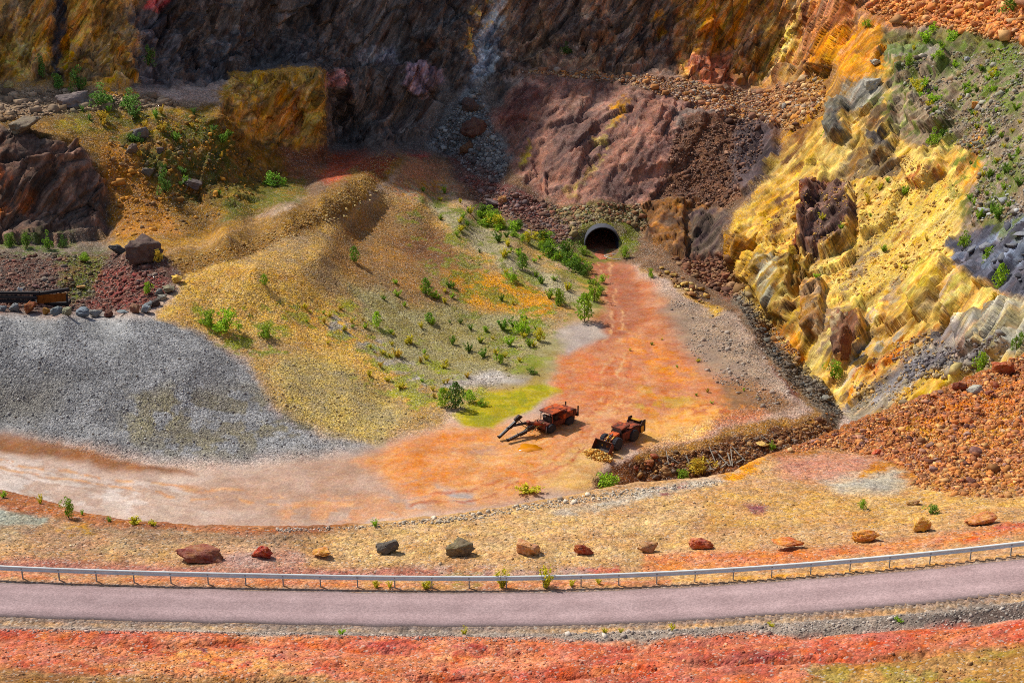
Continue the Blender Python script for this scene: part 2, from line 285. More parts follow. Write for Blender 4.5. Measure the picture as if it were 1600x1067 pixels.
B_LAYERS += [
 # --- ditch
 ([(930,745),(1000,710),(1100,690),(1200,670),(1300,640),(1320,700),(1200,760),(1000,800),(930,780)], (88,56,36), (112,70,42), 4, .75, None, 2, 0),
 ([(1000,706),(1150,672),(1290,635),(1290,650),(1150,688),(1000,720)], (176,128,74), (150,108,62), 4, 1, None, 2, 0),
 ([(1130,440),(1155,445),(1230,530),(1290,600),(1330,640),(1310,670),(1270,630),(1210,560),(1160,500)], (98,88,78), (120,100,82), 5, .8, None, 1.5, 0),
 # --- gravel heap
 ([(-100,485),(0,487),(260,492),(330,525),(400,575),(430,640),(500,680),(600,690),(500,710),(300,722),(150,700),(-100,660)], (164,164,168), (126,126,130), 16, 1, None, 4, 0),
 ([(-100,600),(100,600),(60,660),(-100,650)], (110,106,104), (140,136,130), 30, 1, None, 4, 0),
 ([(200,600),(420,610),(560,690),(300,715),(200,690)], (150,142,118), (130,124,114), 25, 1, .5, 3, 0),
 # --- mound
 ([(250,500),(280,440),(260,420),(400,380),(520,340),(600,300),(640,250),(690,270),(700,310),(780,350),(940,450),(940,485),(860,520),(870,560),(850,600),(700,640),(680,665),(590,690),(490,668),(425,625),(390,560),(310,515)], (182,144,84), (156,128,94), 10, .82, None, 4, 0),
 ([(255,500),(285,425),(370,405),(470,430),(560,520),(640,590),(560,600),(430,520),(330,520)], (206,166,92), (186,140,78), 12, .82, None, 3, 0),
 ([(430,560),(520,560),(640,640),(600,690),(500,675),(440,630)], (186,160,96), (164,146,106), 14, .82, None, 3, 0),
 ([(540,440),(700,470),(860,500),(880,540),(860,590),(700,620),(600,560)], (152,142,104), (138,124,76), 14, .82, None, 3, 0),
 ([(540,340),(640,310),(720,400),(760,470),(640,480),(560,440),(500,400)], (154,112,66), (134,104,70), 14, .82, None, 4, 0),
 ([(600,370),(680,365),(730,400),(700,420),(640,415)], (108,74,50), (134,94,58), 12, .82, None, 3, 0),
 ([(690,420),(800,430),(880,470),(850,490),(740,480)], (202,140,46), (182,132,60), 12, .82, None, 3, 0),
 ([(660,305),(720,330),(800,385),(930,465),(925,490),(850,455),(760,400),(690,350)], (164,152,124), (146,136,100), 7, .82, None, 3, 0),
 ([(820,600),(700,608),(700,590),(780,580),(830,590)], (180,172,168), (160,148,140), 8, .82, None, 2, 0),
 ([(520,490),(600,540),(680,600),(660,610),(560,550),(510,510)], (158,150,146), (150,136,110), 8, .82, .45, 2, 0),
 ([(700,650),(760,615),(850,598),(870,612),(830,640),(770,668),(720,662)], (154,138,34), (178,162,54), 6, .82, None, 2, 0),
 ([(610,300),(640,245),(690,258),(720,300),(660,310)], (172,118,88), (150,112,86), 8, .8, None, 3, 0),
 ([(600,285),(650,275),(720,290),(700,312),(620,312)], (150,140,124), (178,128,60), 8, .85, .45, 2, 0),
 ([(480,225),(600,218),(625,235),(580,270),(520,290),(480,270)], (132,66,50), (112,58,46), 8, .48, None, 3, 0),
 ([(628,230),(668,238),(664,246),(636,244)], (140,50,48), (120,44,42), 4, .48, None, 2, 0),
 # berm
 ([(250,400),(360,362),(460,322),(550,272),(600,222),(640,240),(590,300),(510,350),(400,395),(270,430)], (162,122,62), (132,98,54), 6, .95, None, 2.5, 0),
 ([(560,260),(605,220),(625,240),(590,285)], (136,64,40), (112,60,42), 6, .8, None, 2, 0),
 ([(260,415),(400,380),(505,335),(500,350),(400,398),(280,428)], (128,88,42), (146,106,50), 5, .95, None, 2, 0),
 # --- hollow behind the stones and bench
 ([(-100,395),(60,390),(180,390),(260,400),(285,430),(240,485),(-100,490)], (98,66,56), (74,58,52), 6, .75, None, 2, 0),
 ([(150,420),(230,420),(260,440),(230,480),(140,485)], (124,62,54), (96,60,52), 8, .75, None, 1.5, 0),
 ([(110,400),(170,395),(160,440),(110,470),(95,440)], (92,84,40), (110,86,44), 8, .75, None, 1.5, 0),
 ([(-100,375),(60,380),(180,372),(190,395),(60,400),(-100,400)], (118,104,92), (96,84,72), 5, .7, None, 2, 0),
 ([(160,375),(260,345),(420,340),(330,375),(250,400),(180,390)], (178,134,62), (150,108,50), 8, .8, None, 2, 0),
 # --- left slope
 ([(-100,150),(150,160),(330,160),(420,215),(500,225),(500,270),(420,330),(300,370),(160,375),(-100,380)], (128,92,40), (94,70,36), 10, .62, None, 4, 0),
 ([(90,170),(300,170),(380,230),(300,230),(180,210),(90,200)], (136,106,34), (100,92,28), 12, .52, .45, 3, 0),
 ([(200,220),(330,230),(420,290),(400,330),(280,310),(210,270)], (86,78,34), (72,56,32), 14, .5, .45, 3, 0),
 ([(165,225),(215,225),(250,320),(290,365),(180,372),(165,300)], (164,112,54), (142,96,46), 8, .72, None, 3, 0),
 ([(330,290),(470,275),(480,310),(350,345)], (92,86,34), (120,92,36), 10, .6, None, 2, 0),
 ([(440,230),(520,235),(500,280),(450,285)], (96,64,46), (80,54,44), 8, .35, None, 2, 0),
 ([(-100,185),(60,205),(130,235),(165,280),(170,375),(60,385),(-100,385)], (80,64,60), (54,47,47), 8, .33, None, 2, 1),
 ([(0,265),(60,300),(40,350),(-20,340)], (112,62,40), (84,56,44), 10, .27, .5, 2, 1),
 ([(-100,130),(120,125),(260,150),(300,165),(150,172),(-100,190)], (74,62,54), (96,84,74), 8, .30, None, 2, 0),
 # --- back wall
 (R(-900,-500,540,130)+[], (54,52,55), (42,41,46), 12, SH, None, 5, 1),
 ([(-300,-200),(210,-200),(225,60),(215,140),(60,135),(-300,140)], (120,92,52), (80,68,54), 14, SH, None, 3, 1),
 ([(0,0),(40,-20),(60,90),(20,120),(0,90)], (134,112,66), (100,84,56), 8, SH, .45, 2, 1),
 ([(85,-20),(110,-20),(100,70),(88,125),(80,80)], (34,34,44), (48,46,50), 5, SH, None, 2, 1),
 ([(96,40),(120,60),(116,135),(92,140)], (176,140,64), (150,106,44), 6, SH, .4, 2, 1),
 ([(60,40),(80,50),(72,110),(50,100)], (168,136,68), (128,100,56), 6, SH, .4, 2, 1),
 ([(165,60),(210,100),(215,150),(160,150)], (150,108,36), (110,84,44), 8, SH, .45, 2, 1),
 ([(235,-30),(255,0),(245,20),(230,10)], (170,66,76), (120,60,64), 4, SH, None, 2, 1),
 ([(205,10),(270,20),(300,130),(210,140)], (64,60,64), (48,46,52), 12, SH, None, 3, 1),
 ([(360,118),(420,106),(495,106),(510,130),(512,225),(470,238),(400,205),(345,180),(340,150)], (170,132,72), (120,94,62), 5, .32, None, 2, 1),
 ([(365,116),(425,106),(495,106),(498,122),(430,124),(375,134)], (198,156,88), (176,134,72), 4, .32, None, 2, 0),
 ([(330,145),(370,140),(400,190),(430,230),(370,200)], (184,140,66), (150,114,62), 7, .34, .45, 2, 0),
 ([(430,130),(470,130),(470,215),(440,215)], (122,84,62), (158,112,50), 6, .30, .5, 2, 1),
 ([(470,112),(505,115),(508,225),(480,225)], (138,120,68), (110,96,64), 5, .30, .45, 2, 1),
 (R(505,-500,800,240), (56,52,53), (43,41,44), 10, SH, None, 4, 1),
 ([(630,105),(680,105),(680,140),(650,150),(630,135)], (88,78,92), (72,64,76), 4, SH, None, 3, 1),
 ([(545,70),(620,78),(620,100),(560,95)], (66,64,74), (84,82,86), 6, SH, None, 2, 0),
 ([(505,110),(525,110),(525,130),(508,135)], (110,76,78), (80,60,64), 4, SH, None, 2, 1),
 ([(770,-20),(805,-20),(790,60),(770,120),(740,150),(720,140),(745,80)], (98,106,116), (72,78,92), 6, SH, None, 2, 1),
 ([(745,10),(775,-10),(755,60),(735,100),(730,90)], (152,122,72), (120,98,66), 4, SH, .42, 2, 1),
 ([(712,150),(748,130),(770,190),(796,250),(782,288),(744,275),(700,240),(660,228),(690,195)], (84,88,96), (58,60,68), 8, .34, None, 1.5, 0),
 ([(690,235),(730,240),(800,290),(880,330),(900,370),(840,350),(770,310),(720,290)], (98,58,54), (80,62,56), 8, .6, None, 1.5, 0),
 ([(790,-300),(1080,-300),(1080,120),(1000,112),(880,115),(800,110),(780,60)], (84,68,58), (56,49,50), 10, SH, None, 3, 1),
 ([(905,-20),(950,-20),(945,40),(915,50)], (120,98,88), (96,80,72), 6, SH, .45, 2, 1),
 ([(1020,20),(1040,20),(1030,60),(1015,60)], (176,122,40), (120,92,50), 4, SH, .45, 2, 1),
 ([(1050,-300),(1340,-300),(1340,60),(1300,140),(1180,140),(1070,135),(1050,60)], (160,118,66), (104,80,64), 10, .32, None, 2.5, 1),
 ([(1085,0),(1170,0),(1160,70),(1120,90),(1085,60)], (180,120,50), (148,96,52), 8, .32, .45, 3, 1),
 ([(1080,90),(1150,80),(1150,140),(1090,130)], (122,74,58), (96,64,54), 6, .29, None, 3, 1),
 ([(1180,0),(1260,0),(1250,130),(1180,135)], (196,156,82), (126,104,70), 8, .32, .45, 2, 1),
 ([(1265,10),(1330,0),(1320,60),(1285,120),(1262,120)], (98,66,52), (120,82,56), 6, .29, None, 2, 1),
 # bench with rubble
 ([(800,105),(900,108),(1050,118),(1180,140),(1290,130),(1290,170),(1240,210),(1150,190),(1130,170),(980,140),(830,122)], (116,88,74), (92,70,60), 7, .55, None, 1.5, 0),
 ([(1200,140),(1285,110),(1290,160),(1230,200),(1180,190)], (176,128,84), (140,96,68), 8, .7, None, 1.5, 0),
 # slab face
 ([(800,130),(870,115),(1000,140),(1130,165),(1200,185),(1150,240),(1070,290),(1000,325),(900,318),(850,310),(805,265),(770,180)], (138,98,84), (92,70,66), 7, .50, None, 3, 1),
 ([(820,120),(860,150),(800,200),(770,180)], (112,66,58), (88,60,56), 6, .55, None, 2, 1),
 ([(900,130),(1000,145),(960,200),(890,190)], (140,108,96), (112,84,76), 10, .58, .45, 3, 1),
 ([(1050,170),(1130,170),(1110,250),(1040,280)], (110,96,90), (92,76,72), 12, .58, .45, 3, 1),
 ([(930,240),(955,180),(965,185),(945,245),(905,305),(892,300)], (170,148,88), (140,110,72), 5, .6, .42, 2, 1),
 ([(960,170),(985,150),(975,180),(955,205)], (176,122,40), (140,96,48), 4, .6, .45, 2, 1),
 ([(810,245),(830,220),(825,250),(808,260)], (178,150,60), (130,100,56), 3, .6, None, 2, 1),
 # tunnel surroundings
 ([(860,320),(990,315),(1010,360),(990,395),(960,392),(900,395),(870,385)], (112,104,52), (98,84,62), 8, .75, None, 1.5, 0),
 ([(840,330),(900,325),(905,365),(880,385)], (108,94,86), (126,84,66), 7, .75, None, 1.5, 0),
 # talus and outcrops right of the tunnel
 ([(1070,190),(1200,170),(1240,200),(1170,300),(1130,330),(1060,310),(1020,310)], (104,70,50), (84,60,50), 8, .62, None, 2, 0),
 ([(1150,200),(1210,190),(1215,260),(1170,310),(1140,290)], (62,52,56), (84,70,70), 6, .6, None, 1.5, 1),
 ([(1000,320),(1070,310),(1140,325),(1130,400),(1080,420),(1010,375)], (136,92,50), (92,70,56), 6, .66, None, 2, 1),
 ([(1080,335),(1140,325),(1135,405),(1075,400)], (74,58,58), (94,80,68), 7, .66, None, 1.5, 1),
 ([(1060,400),(1140,400),(1160,440),(1140,470),(1080,430)], (118,70,50), (96,64,52), 6, .7, None, 1.5, 0),
 # --- right cliff
 ([(1290,130),(1350,30),(1420,60),(1480,80),(1530,140),(1560,250),(1540,350),(1500,420),(1600,480),(1700,560),(1600,620),(1400,690),(1320,640),(1270,590),(1210,520),(1150,440),(1150,350),(1200,280),(1230,220)], (246,212,126), (222,172,88), 7, .84, None, 3, 1),
 ([(1290,60),(1370,20),(1400,90),(1340,130),(1280,140)], (232,162,62), (220,140,50), 9, 1, None, 2, 1),
 ([(1255,130),(1300,100),(1330,130),(1290,190),(1235,230),(1215,260),(1225,190)], (192,140,64), (150,108,64), 6, .9, None, 2, 1),
 ([(1330,120),(1380,120),(1370,160),(1330,175),(1310,160)], (190,180,160), (150,146,140), 6, 1, None, 1.5, 1),
 ([(1380,75),(1480,72),(1485,100),(1430,105),(1385,95)], (176,168,160), (150,140,128), 5, 1, None, 1.5, 1),
 ([(1295,165),(1320,155),(1325,215),(1300,225),(1290,195)], (106,104,100), (130,122,104), 5, .9, None, 1.5, 1),
 ([(1350,160),(1400,160),(1390,200),(1350,210)], (150,124,104), (190,150,90), 7, 1, None, 2, 1),
 ([(1420,160),(1490,165),(1485,205),(1440,212),(1420,190)], (150,148,150), (122,118,120), 5, 1, None, 1.2, 1),
 ([(1355,210),(1400,215),(1395,250),(1370,255)], (78,72,72), (110,100,92), 5, .9, None, 1.5, 1),
 ([(1330,235),(1400,240),(1410,270),(1340,285),(1310,300),(1300,285)], (146,128,108), (168,140,92), 7, 1, None, 1.5, 0),
 ([(1265,290),(1330,295),(1345,330),(1330,390),(1280,410),(1255,390),(1250,350)], (110,84,76), (136,104,92), 4, .95, None, 1.5, 1),
 ([(1285,250),(1272,300),(1250,400),(1240,420),(1245,350)], (92,48,40), (128,66,40), 4, .95, None, 1.5, 1),
 ([(1150,340),(1250,270),(1250,320),(1200,370),(1150,380)], (226,188,96), (210,160,72), 8, .92, None, 2, 0),
 ([(1140,365),(1165,370),(1175,440),(1140,445)], (176,124,44), (112,84,48), 4, .9, None, 1, 1),
 ([(1165,390),(1245,400),(1290,440),(1270,540),(1210,510),(1160,440)], (206,170,84), (168,128,64), 6, 1, None, 1.2, 1),
 ([(1195,410),(1215,410),(1222,480),(1205,485)], (206,202,176), (176,160,120), 4, 1, .45, 1, 1),
 ([(1225,430),(1245,430),(1250,490),(1232,490)], (212,190,120), (150,104,60), 4, 1, .45, 1, 1),
 ([(1250,440),(1290,445),(1285,530),(1255,525)], (168,140,112), (196,140,64), 6, 1, None, 1.2, 1),
 ([(1180,500),(1240,505),(1270,560),(1240,565),(1200,530)], (220,148,60), (196,128,58), 7, 1, .4, 1.5, 0),
 ([(1300,500),(1345,495),(1350,520),(1330,560),(1305,562),(1300,530)], (126,80,54), (146,108,86), 4, .95, None, 1.5, 1),
 ([(1275,510),(1330,460),(1345,480),(1300,560),(1275,550)], (190,168,130), (170,140,110), 6, 1, .5, 1.2, 1),
 ([(1340,540),(1420,500),(1400,540),(1350,600),(1310,635),(1330,580)], (204,190,160), (170,160,150), 5, 1, .5, 1.2, 1),
 ([(1345,575),(1400,535),(1460,500),(1420,560),(1350,610),(1320,630)], (226,150,60), (198,104,44), 6, 1, .48, 1.2, 1),
 ([(1320,640),(1370,590),(1440,540),(1500,520),(1480,570),(1400,630),(1340,670)], (172,156,130), (152,146,150), 8, 1, None, 1.5, 1),
 ([(1440,520),(1500,500),(1560,470),(1590,500),(1560,550),(1480,580),(1430,570)], (164,154,140), (134,126,128), 8, 1, None, 1.5, 1),
 ([(1410,550),(1480,540),(1500,570),(1430,590)], (104,98,110), (134,126,128), 6, 1, .5, 1.2, 1),
 ([(1430,590),(1480,575),(1485,610),(1420,640),(1390,645)], (240,200,96), (224,170,70), 5, 1, None, 1.2, 0),
 ([(1500,500),(1600,450),(1700,480),(1700,560),(1560,560)], (162,158,148), (196,180,132), 10, 1, None, 1.5, 1),
 ([(1440,420),(1495,400),(1500,420),(1450,500),(1430,500)], (252,218,124), (240,196,96), 5, .92, None, 1.5, 1),
 ([(1490,420),(1530,415),(1500,470),(1460,510)], (226,170,70), (200,176,150), 5, 1, .5, 1.2, 1),
 ([(1400,300),(1500,280),(1510,330),(1440,420),(1350,480),(1300,470),(1340,390)], (252,220,130), (238,196,100), 14, .82, None, 2, 0),
 ([(1215,300),(1240,285),(1236,330),(1212,372),(1198,370)], (150,104,58), (118,84,60), 4, .9, .45, 1.5, 1),
 ([(1345,385),(1372,372),(1350,430),(1318,470),(1310,455)], (176,150,112), (140,112,86), 5, .95, .45, 1.5, 1),
 ([(1385,440),(1420,420),(1400,480),(1360,520),(1352,505)], (186,168,136), (150,126,100), 5, .95, .48, 1.5, 1),
 ([(1360,215),(1340,260),(1320,290),(1300,285),(1330,240)], (132,100,66), (170,126,70), 5, .95, .45, 1.5, 1),
 ([(1250,200),(1275,180),(1262,230),(1235,270),(1222,262)], (130,88,56), (160,112,60), 5, .9, .45, 1.5, 1),
 ([(1410,345),(1440,330),(1425,380),(1390,410),(1384,395)], (206,160,84), (170,120,72), 6, .95, .5, 1.5, 1),
 ([(1430,290),(1480,262),(1478,285),(1440,312)], (196,112,56), (150,110,80), 4, .95, .45, 1.2, 1),
 # grey slope at upper right
 ([(1400,105),(1480,95),(1540,60),(1800,60),(1800,480),(1600,470),(1530,440),(1490,400),(1510,340),(1540,260),(1500,220),(1440,240),(1400,200),(1380,130)], (158,140,116), (132,114,96), 8, .95, None, 2, 0),
 ([(1480,380),(1600,330),(1800,300),(1800,470),(1600,460),(1540,445),(1500,415)], (98,98,112), (76,76,90), 5, .9, None, 1.5, 1),
 ([(1490,402),(1600,340),(1800,240),(1800,250),(1600,350),(1498,408)], (136,146,168), (120,128,150), 2, .9, None, 2, 0),
 ([(1540,428),(1600,384),(1700,320),(1700,328),(1600,392),(1545,434)], (130,140,160), (116,124,144), 2, .9, None, 2, 0),
 ([(1505,290),(1570,270),(1580,330),(1500,370)], (146,124,90), (168,150,140), 9, .95, None, 1.5, 0),
 ([(1525,205),(1545,205),(1530,270),(1500,290)], (226,150,54), (200,140,64), 5, 1, .5, 1, 0),
 # top right rubble
 ([(1330,20),(1400,-80),(1800,-80),(1800,80),(1560,70),(1460,40),(1390,40)], (206,140,84), (176,116,76), 8, .8, None, 1.5, 0),
 ([(1370,40),(1470,45),(1600,60),(1600,100),(1470,80),(1400,70)], (128,122,64), (110,100,72), 8, .95, None, 1.5, 0),
]
# moss and low growth tinting the soil: patchy greens
B_GREEN = [
 ([(1380,60),(1600,70),(1600,180),(1540,170),(1480,120),(1390,140)], (98,122,40), .45),
 ([(1330,150),(1560,120),(1600,230),(1560,330),(1480,250),(1400,200)], (106,118,44), .52),
 ([(1460,250),(1600,230),(1600,380),(1500,350)], (98,112,44), .50),
 ([(660,310),(760,330),(880,390),(945,440),(935,490),(900,450),(830,390),(720,350)], (104,120,34), .42),
 ([(620,300),(700,300),(800,380),(900,470),(860,560),(760,540),(650,420)], (120,128,44), .60),
 ([(430,470),(560,470),(700,560),(760,620),(680,650),(560,600)], (140,146,50), .60),
 ([(300,470),(440,470),(460,560),(390,560),(320,520)], (120,138,40), .55),
 ([(780,480),(860,480),(880,560),(800,590)], (124,136,40), .52),
 ([(340,300),(480,270),(470,310),(350,345)], (92,98,30), .42),
 ([(100,170),(320,170),(380,250),(300,320),(210,250)], (78,84,24), .50),
 ([(90,400),(170,390),(165,450),(90,480)], (86,98,28), .48),
 ([(0,370),(120,375),(120,400),(0,400)], (84,104,34), .50),
 ([(860,330),(990,320),(1000,400),(900,420)], (106,114,36), .50),
 ([(700,640),(850,595),(860,620),(750,665)], (134,136,26), .50),
]
F_LAYERS = [
 (R(-900,300,2400,1600), (208,164,118), (190,146,106), 5, 1, None, 4, 0),
 ([(-400,700),(0,760),(120,790),(300,815),(520,815),(560,850),(300,850),(100,850),(0,845),(-400,800)], (178,138,104), (156,124,98), 10, 1, None, 3, 0),
 ([(-400,720),(0,765),(150,802),(330,818),(560,818),(560,834),(330,834),(100,815),(-400,760)], (178,114,74), (162,102,70), 6, 1, None, 3, 0),
 ([(-400,780),(0,795),(80,810),(60,825),(-400,820)], (170,172,160), (146,140,124), 5, 1, None, 2, 0),
 ([(-400,820),(60,825),(180,840),(270,850),(220,880),(0,870),(-400,860)], (178,148,112), (184,138,106), 9, 1, .45, 2.5, 0),
 ([(90,826),(140,818),(150,836),(110,840)], (216,160,74), (180,130,64), 4, 1, .4, 2, 0),
 ([(-400,868),(200,878),(560,884),(760,890),(760,905),(500,905),(-400,890)], (184,124,108), (172,112,96), 9, 1, None, 2.5, 0),
 ([(350,860),(460,855),(480,890),(330,890)], (184,148,138), (190,140,120), 12, 1, None, 2.5, 0),
 ([(480,840),(680,800),(900,770),(1080,760),(1080,860),(900,875),(680,880),(540,880)], (212,172,122), (196,152,108), 12, 1, None, 3, 0),
 ([(640,885),(900,880),(1010,882),(900,895),(700,900)], (176,132,126), (196,160,140), 7, 1, .5, 2, 0),
 ([(900,882),(1060,872),(1060,885),(930,897)], (176,92,88), (196,120,92), 6, 1, .45, 2, 0),
 ([(1000,862),(1200,862),(1400,845),(1620,815),(1620,835),(1400,860),(1200,885),(1000,890)], (222,146,98), (206,124,84), 7, 1, None, 2.5, 0),
 ([(1460,840),(1620,812),(1620,838),(1470,855)], (214,124,96), (196,104,76), 7, 1, .5, 2, 0),
 ([(1090,770),(1300,740),(1620,760),(1620,800),(1400,820),(1100,830)], (210,164,104), (194,146,96), 14, 1, None, 3, 0),
 ([(850,795),(950,778),(1050,755),(1130,748),(1130,757),(1050,766),(950,790),(860,802)], (196,184,170), (184,160,136), 7, 1, None, 1.5, 0),
 ([(1030,762),(1075,756),(1070,768),(1035,770)], (146,72,86), (170,110,100), 4, 1, .4, 1.5, 0),
 ([(1160,792),(1190,790),(1188,800),(1162,800)], (136,70,82), (150,90,90), 4, 1, None, 1.5, 0),
 ([(1210,715),(1300,702),(1390,710),(1370,735),(1300,752),(1230,745)], (206,146,122), (194,134,112), 15, 1, None, 2, 0),
 ([(1180,735),(1260,755),(1200,770),(1120,762)], (210,164,112), (196,150,110), 8, 1, None, 2, 0),
 ([(1285,748),(1400,735),(1440,742),(1400,768),(1320,770)], (196,182,160), (182,174,164), 14, 1, None, 1.5, 0),
 ([(1360,720),(1400,715),(1390,740),(1350,745)], (206,140,60), (190,120,60), 6, 1, None, 1.5, 0),
 ([(1128,748),(1170,722),(1195,716),(1185,730),(1145,752)], (232,156,52), (216,138,52), 4, 1, None, 1.5, 0),
 ([(1190,705),(1300,665),(1450,605),(1650,530),(1800,470),(1800,780),(1620,770),(1480,760),(1420,740),(1380,715),(1300,698),(1200,722)], (182,122,72), (156,94,60), 7, 1, None, 2.5, 0),
 ([(1390,660),(1520,640),(1600,640),(1600,700),(1450,700)], (214,154,68), (190,118,62), 14, 1, .45, 2.5, 0),
 ([(1470,625),(1650,570),(1650,600),(1560,640),(1440,660)], (230,138,46), (204,118,52), 9, 1, .45, 2, 0),
 ([(1400,740),(1620,720),(1620,765),(1450,775)], (204,150,78), (186,120,70), 10, 1, .5, 2, 0),
 # below the road
 ([(-400,950),(0,965),(400,972),(800,976),(1200,962),(1400,948),(1700,915),(1700,965),(1500,975),(1200,995),(800,1005),(400,992),(0,985),(-400,970)], (166,148,136), (136,122,114), 7, 1, None, 1.5, 0),
 ([(1400,964),(1480,955),(1640,932),(1640,956),(1480,970)], (104,88,82), (86,74,70), 8, 1, None, 1.5, 0),  # darker patch at the right end of the near shoulder
 ([(-400,980),(0,977),(200,981),(420,992),(800,996),(1000,999),(1200,991),(1450,973),(1640,960),(1640,1020),(1400,1030),(1250,1080),(800,1110),(500,1060),(250,1050),(-400,1050)], (212,132,98), (192,98,76), 6, 1, None, 2.5, 0),
 ([(100,1010),(300,1012),(500,1025),(480,1060),(250,1050),(80,1035)], (222,160,104), (214,136,96), 10, 1, .45, 2, 0),
 ([(0,985),(260,992),(420,1003),(640,1005),(630,1012),(400,1012),(200,1003),(0,995)], (190,104,84), (206,118,92), 4, 1, .4, 2, 0),
 ([(860,1010),(1100,1003),(1300,985),(1460,975),(1450,992),(1250,1010),(1000,1025),(860,1020)], (192,104,84), (212,126,98), 5, 1, .42, 1.5, 0),
 ([(900,1030),(1250,1015),(1300,1040),(1000,1110),(880,1100)], (200,118,92), (178,98,80), 10, 1, .5, 2, 0),
 ([(-400,1040),(0,1040),(180,1055),(380,1056),(560,1075),(560,1600),(-400,1600)], (172,126,76), (150,106,66), 12, 1, None, 2, 0),
 ([(1230,1085),(1280,1045),(1400,1020),(1640,1000),(1640,1600),(1200,1600)], (184,140,86), (166,122,72), 12, 1, None, 2, 0),
 ([(640,1085),(1150,1085),(1200,1600),(560,1600)], (182,96,66), (150,100,64), 10, 1, None, 2, 0),
 ([(560,1015),(760,1012),(900,1030),(760,1050),(600,1040)], (222,152,112), (206,128,98), 14, 1, .48, 2, 0),
 ([(0,1005),(200,1008),(260,1030),(60,1040),(0,1035)], (204,128,104), (186,104,88), 12, 1, .5, 2, 0),
 ([(520,1003),(640,1001),(800,1010),(820,1018),(660,1014),(530,1012)], (170,74,68), (190,98,84), 5, 1, .45, 1.2, 0),
 ([(1060,1030),(1200,1012),(1320,1000),(1300,1018),(1180,1036),(1080,1046)], (160,78,70), (190,104,86), 6, 1, .45, 1.2, 0),
 ([(300,1015),(320,1010),(330,1020),(310,1024)], (130,70,80), (150,90,80), 4, 1, .4, 1, 0),
]
F_GREEN = [([(560,895),(960,892),(950,925),(560,925)], (150,140,44), .60), ([(1240,1040),(1600,1010),(1600,1100),(1240,1100)], (150,132,70), .64)]

def paint(px, py, P, layers, greens, seed, fine=1.0):
    w1 = fbm(P*0.22, 3, seed); w2 = fbm(P*0.22+50, 3, seed+3)
    f1 = fbm(P*1.1, 3, seed+5); f2 = fbm(P*1.1+31, 3, seed+6)
    g1 = fbm(P*4.0, 2, seed+8)
    f1 = f1*fine; f2 = f2*fine; g1 = g1*fine
    x = px + w1*16 + f1*9 + g1*4; y = py + w2*8 + f2*5 + g1*2
    Ps = strata(P, 5.0)
    cache = {}
    def nz(scale, st):
        k = (scale, st)
        if k not in cache: cache[k] = fbm((Ps if st else P)/scale*1.0, 4, seed+int(scale*10), 0.6)
        return cache[k]
    col = np.zeros((len(px), 3)); col[:] = alb(layers[0][1])
    for pts, c1, c2, fe, E, patch, ns, st in layers:
        a = np.asarray(pts, float); m = fe+1
        sel = np.nonzero((x > a[:, 0].min()-m) & (x < a[:, 0].max()+m) & (y > a[:, 1].min()-m) & (y < a[:, 1].max()+m))[0]
        if not len(sel): continue
        sd = poly_sd(x[sel], y[sel], a); al = 1-smooth(-fe, fe, sd)
        n = nz(ns, st)[sel]
        if patch is not None: al = al*smooth(-0.12, 0.12, nz(ns*0.7, st)[sel]+0.5-patch)
        t = smooth(-0.45, 0.45, n+0.35*f1[sel]+0.25*g1[sel])[:, None]
        cc = alb(c1, E)*(1-t)+alb(c2, E)*t
        col[sel] = col[sel]*(1-al[:, None])+cc*al[:, None]
    for pts, c, th in greens:
        a = np.asarray(pts, float)
        sel = np.nonzero((x > a[:, 0].min()-10) & (x < a[:, 0].max()+10) & (y > a[:, 1].min()-10) & (y < a[:, 1].max()+10))[0]
        if not len(sel): continue
        al = 1-smooth(-9, 9, poly_sd(x[sel], y[sel], a))
        n = nz(1.3, 0)[sel]*0.6+nz(3, 0)[sel]*0.6
        al = al*smooth(-0.06, 0.10, n+0.5-th)*0.75
        cc = alb(c, 0.9)
        col[sel] = col[sel]*(1-al[:, None])+cc*al[:, None]
    return col

def mask(px, py, polys):
    m = np.zeros(len(px))
    for pts, v, fe in polys:
        a = np.asarray(pts, float)
        sel = np.nonzero((px > a[:, 0].min()-fe) & (px < a[:, 0].max()+fe) & (py > a[:, 1].min()-fe) & (py < a[:, 1].max()+fe))[0]
        if len(sel):
            al = 1-smooth(-fe, fe, poly_sd(px[sel], py[sel], a)); m[sel] = m[sel]*(1-al)+v*al
    return m

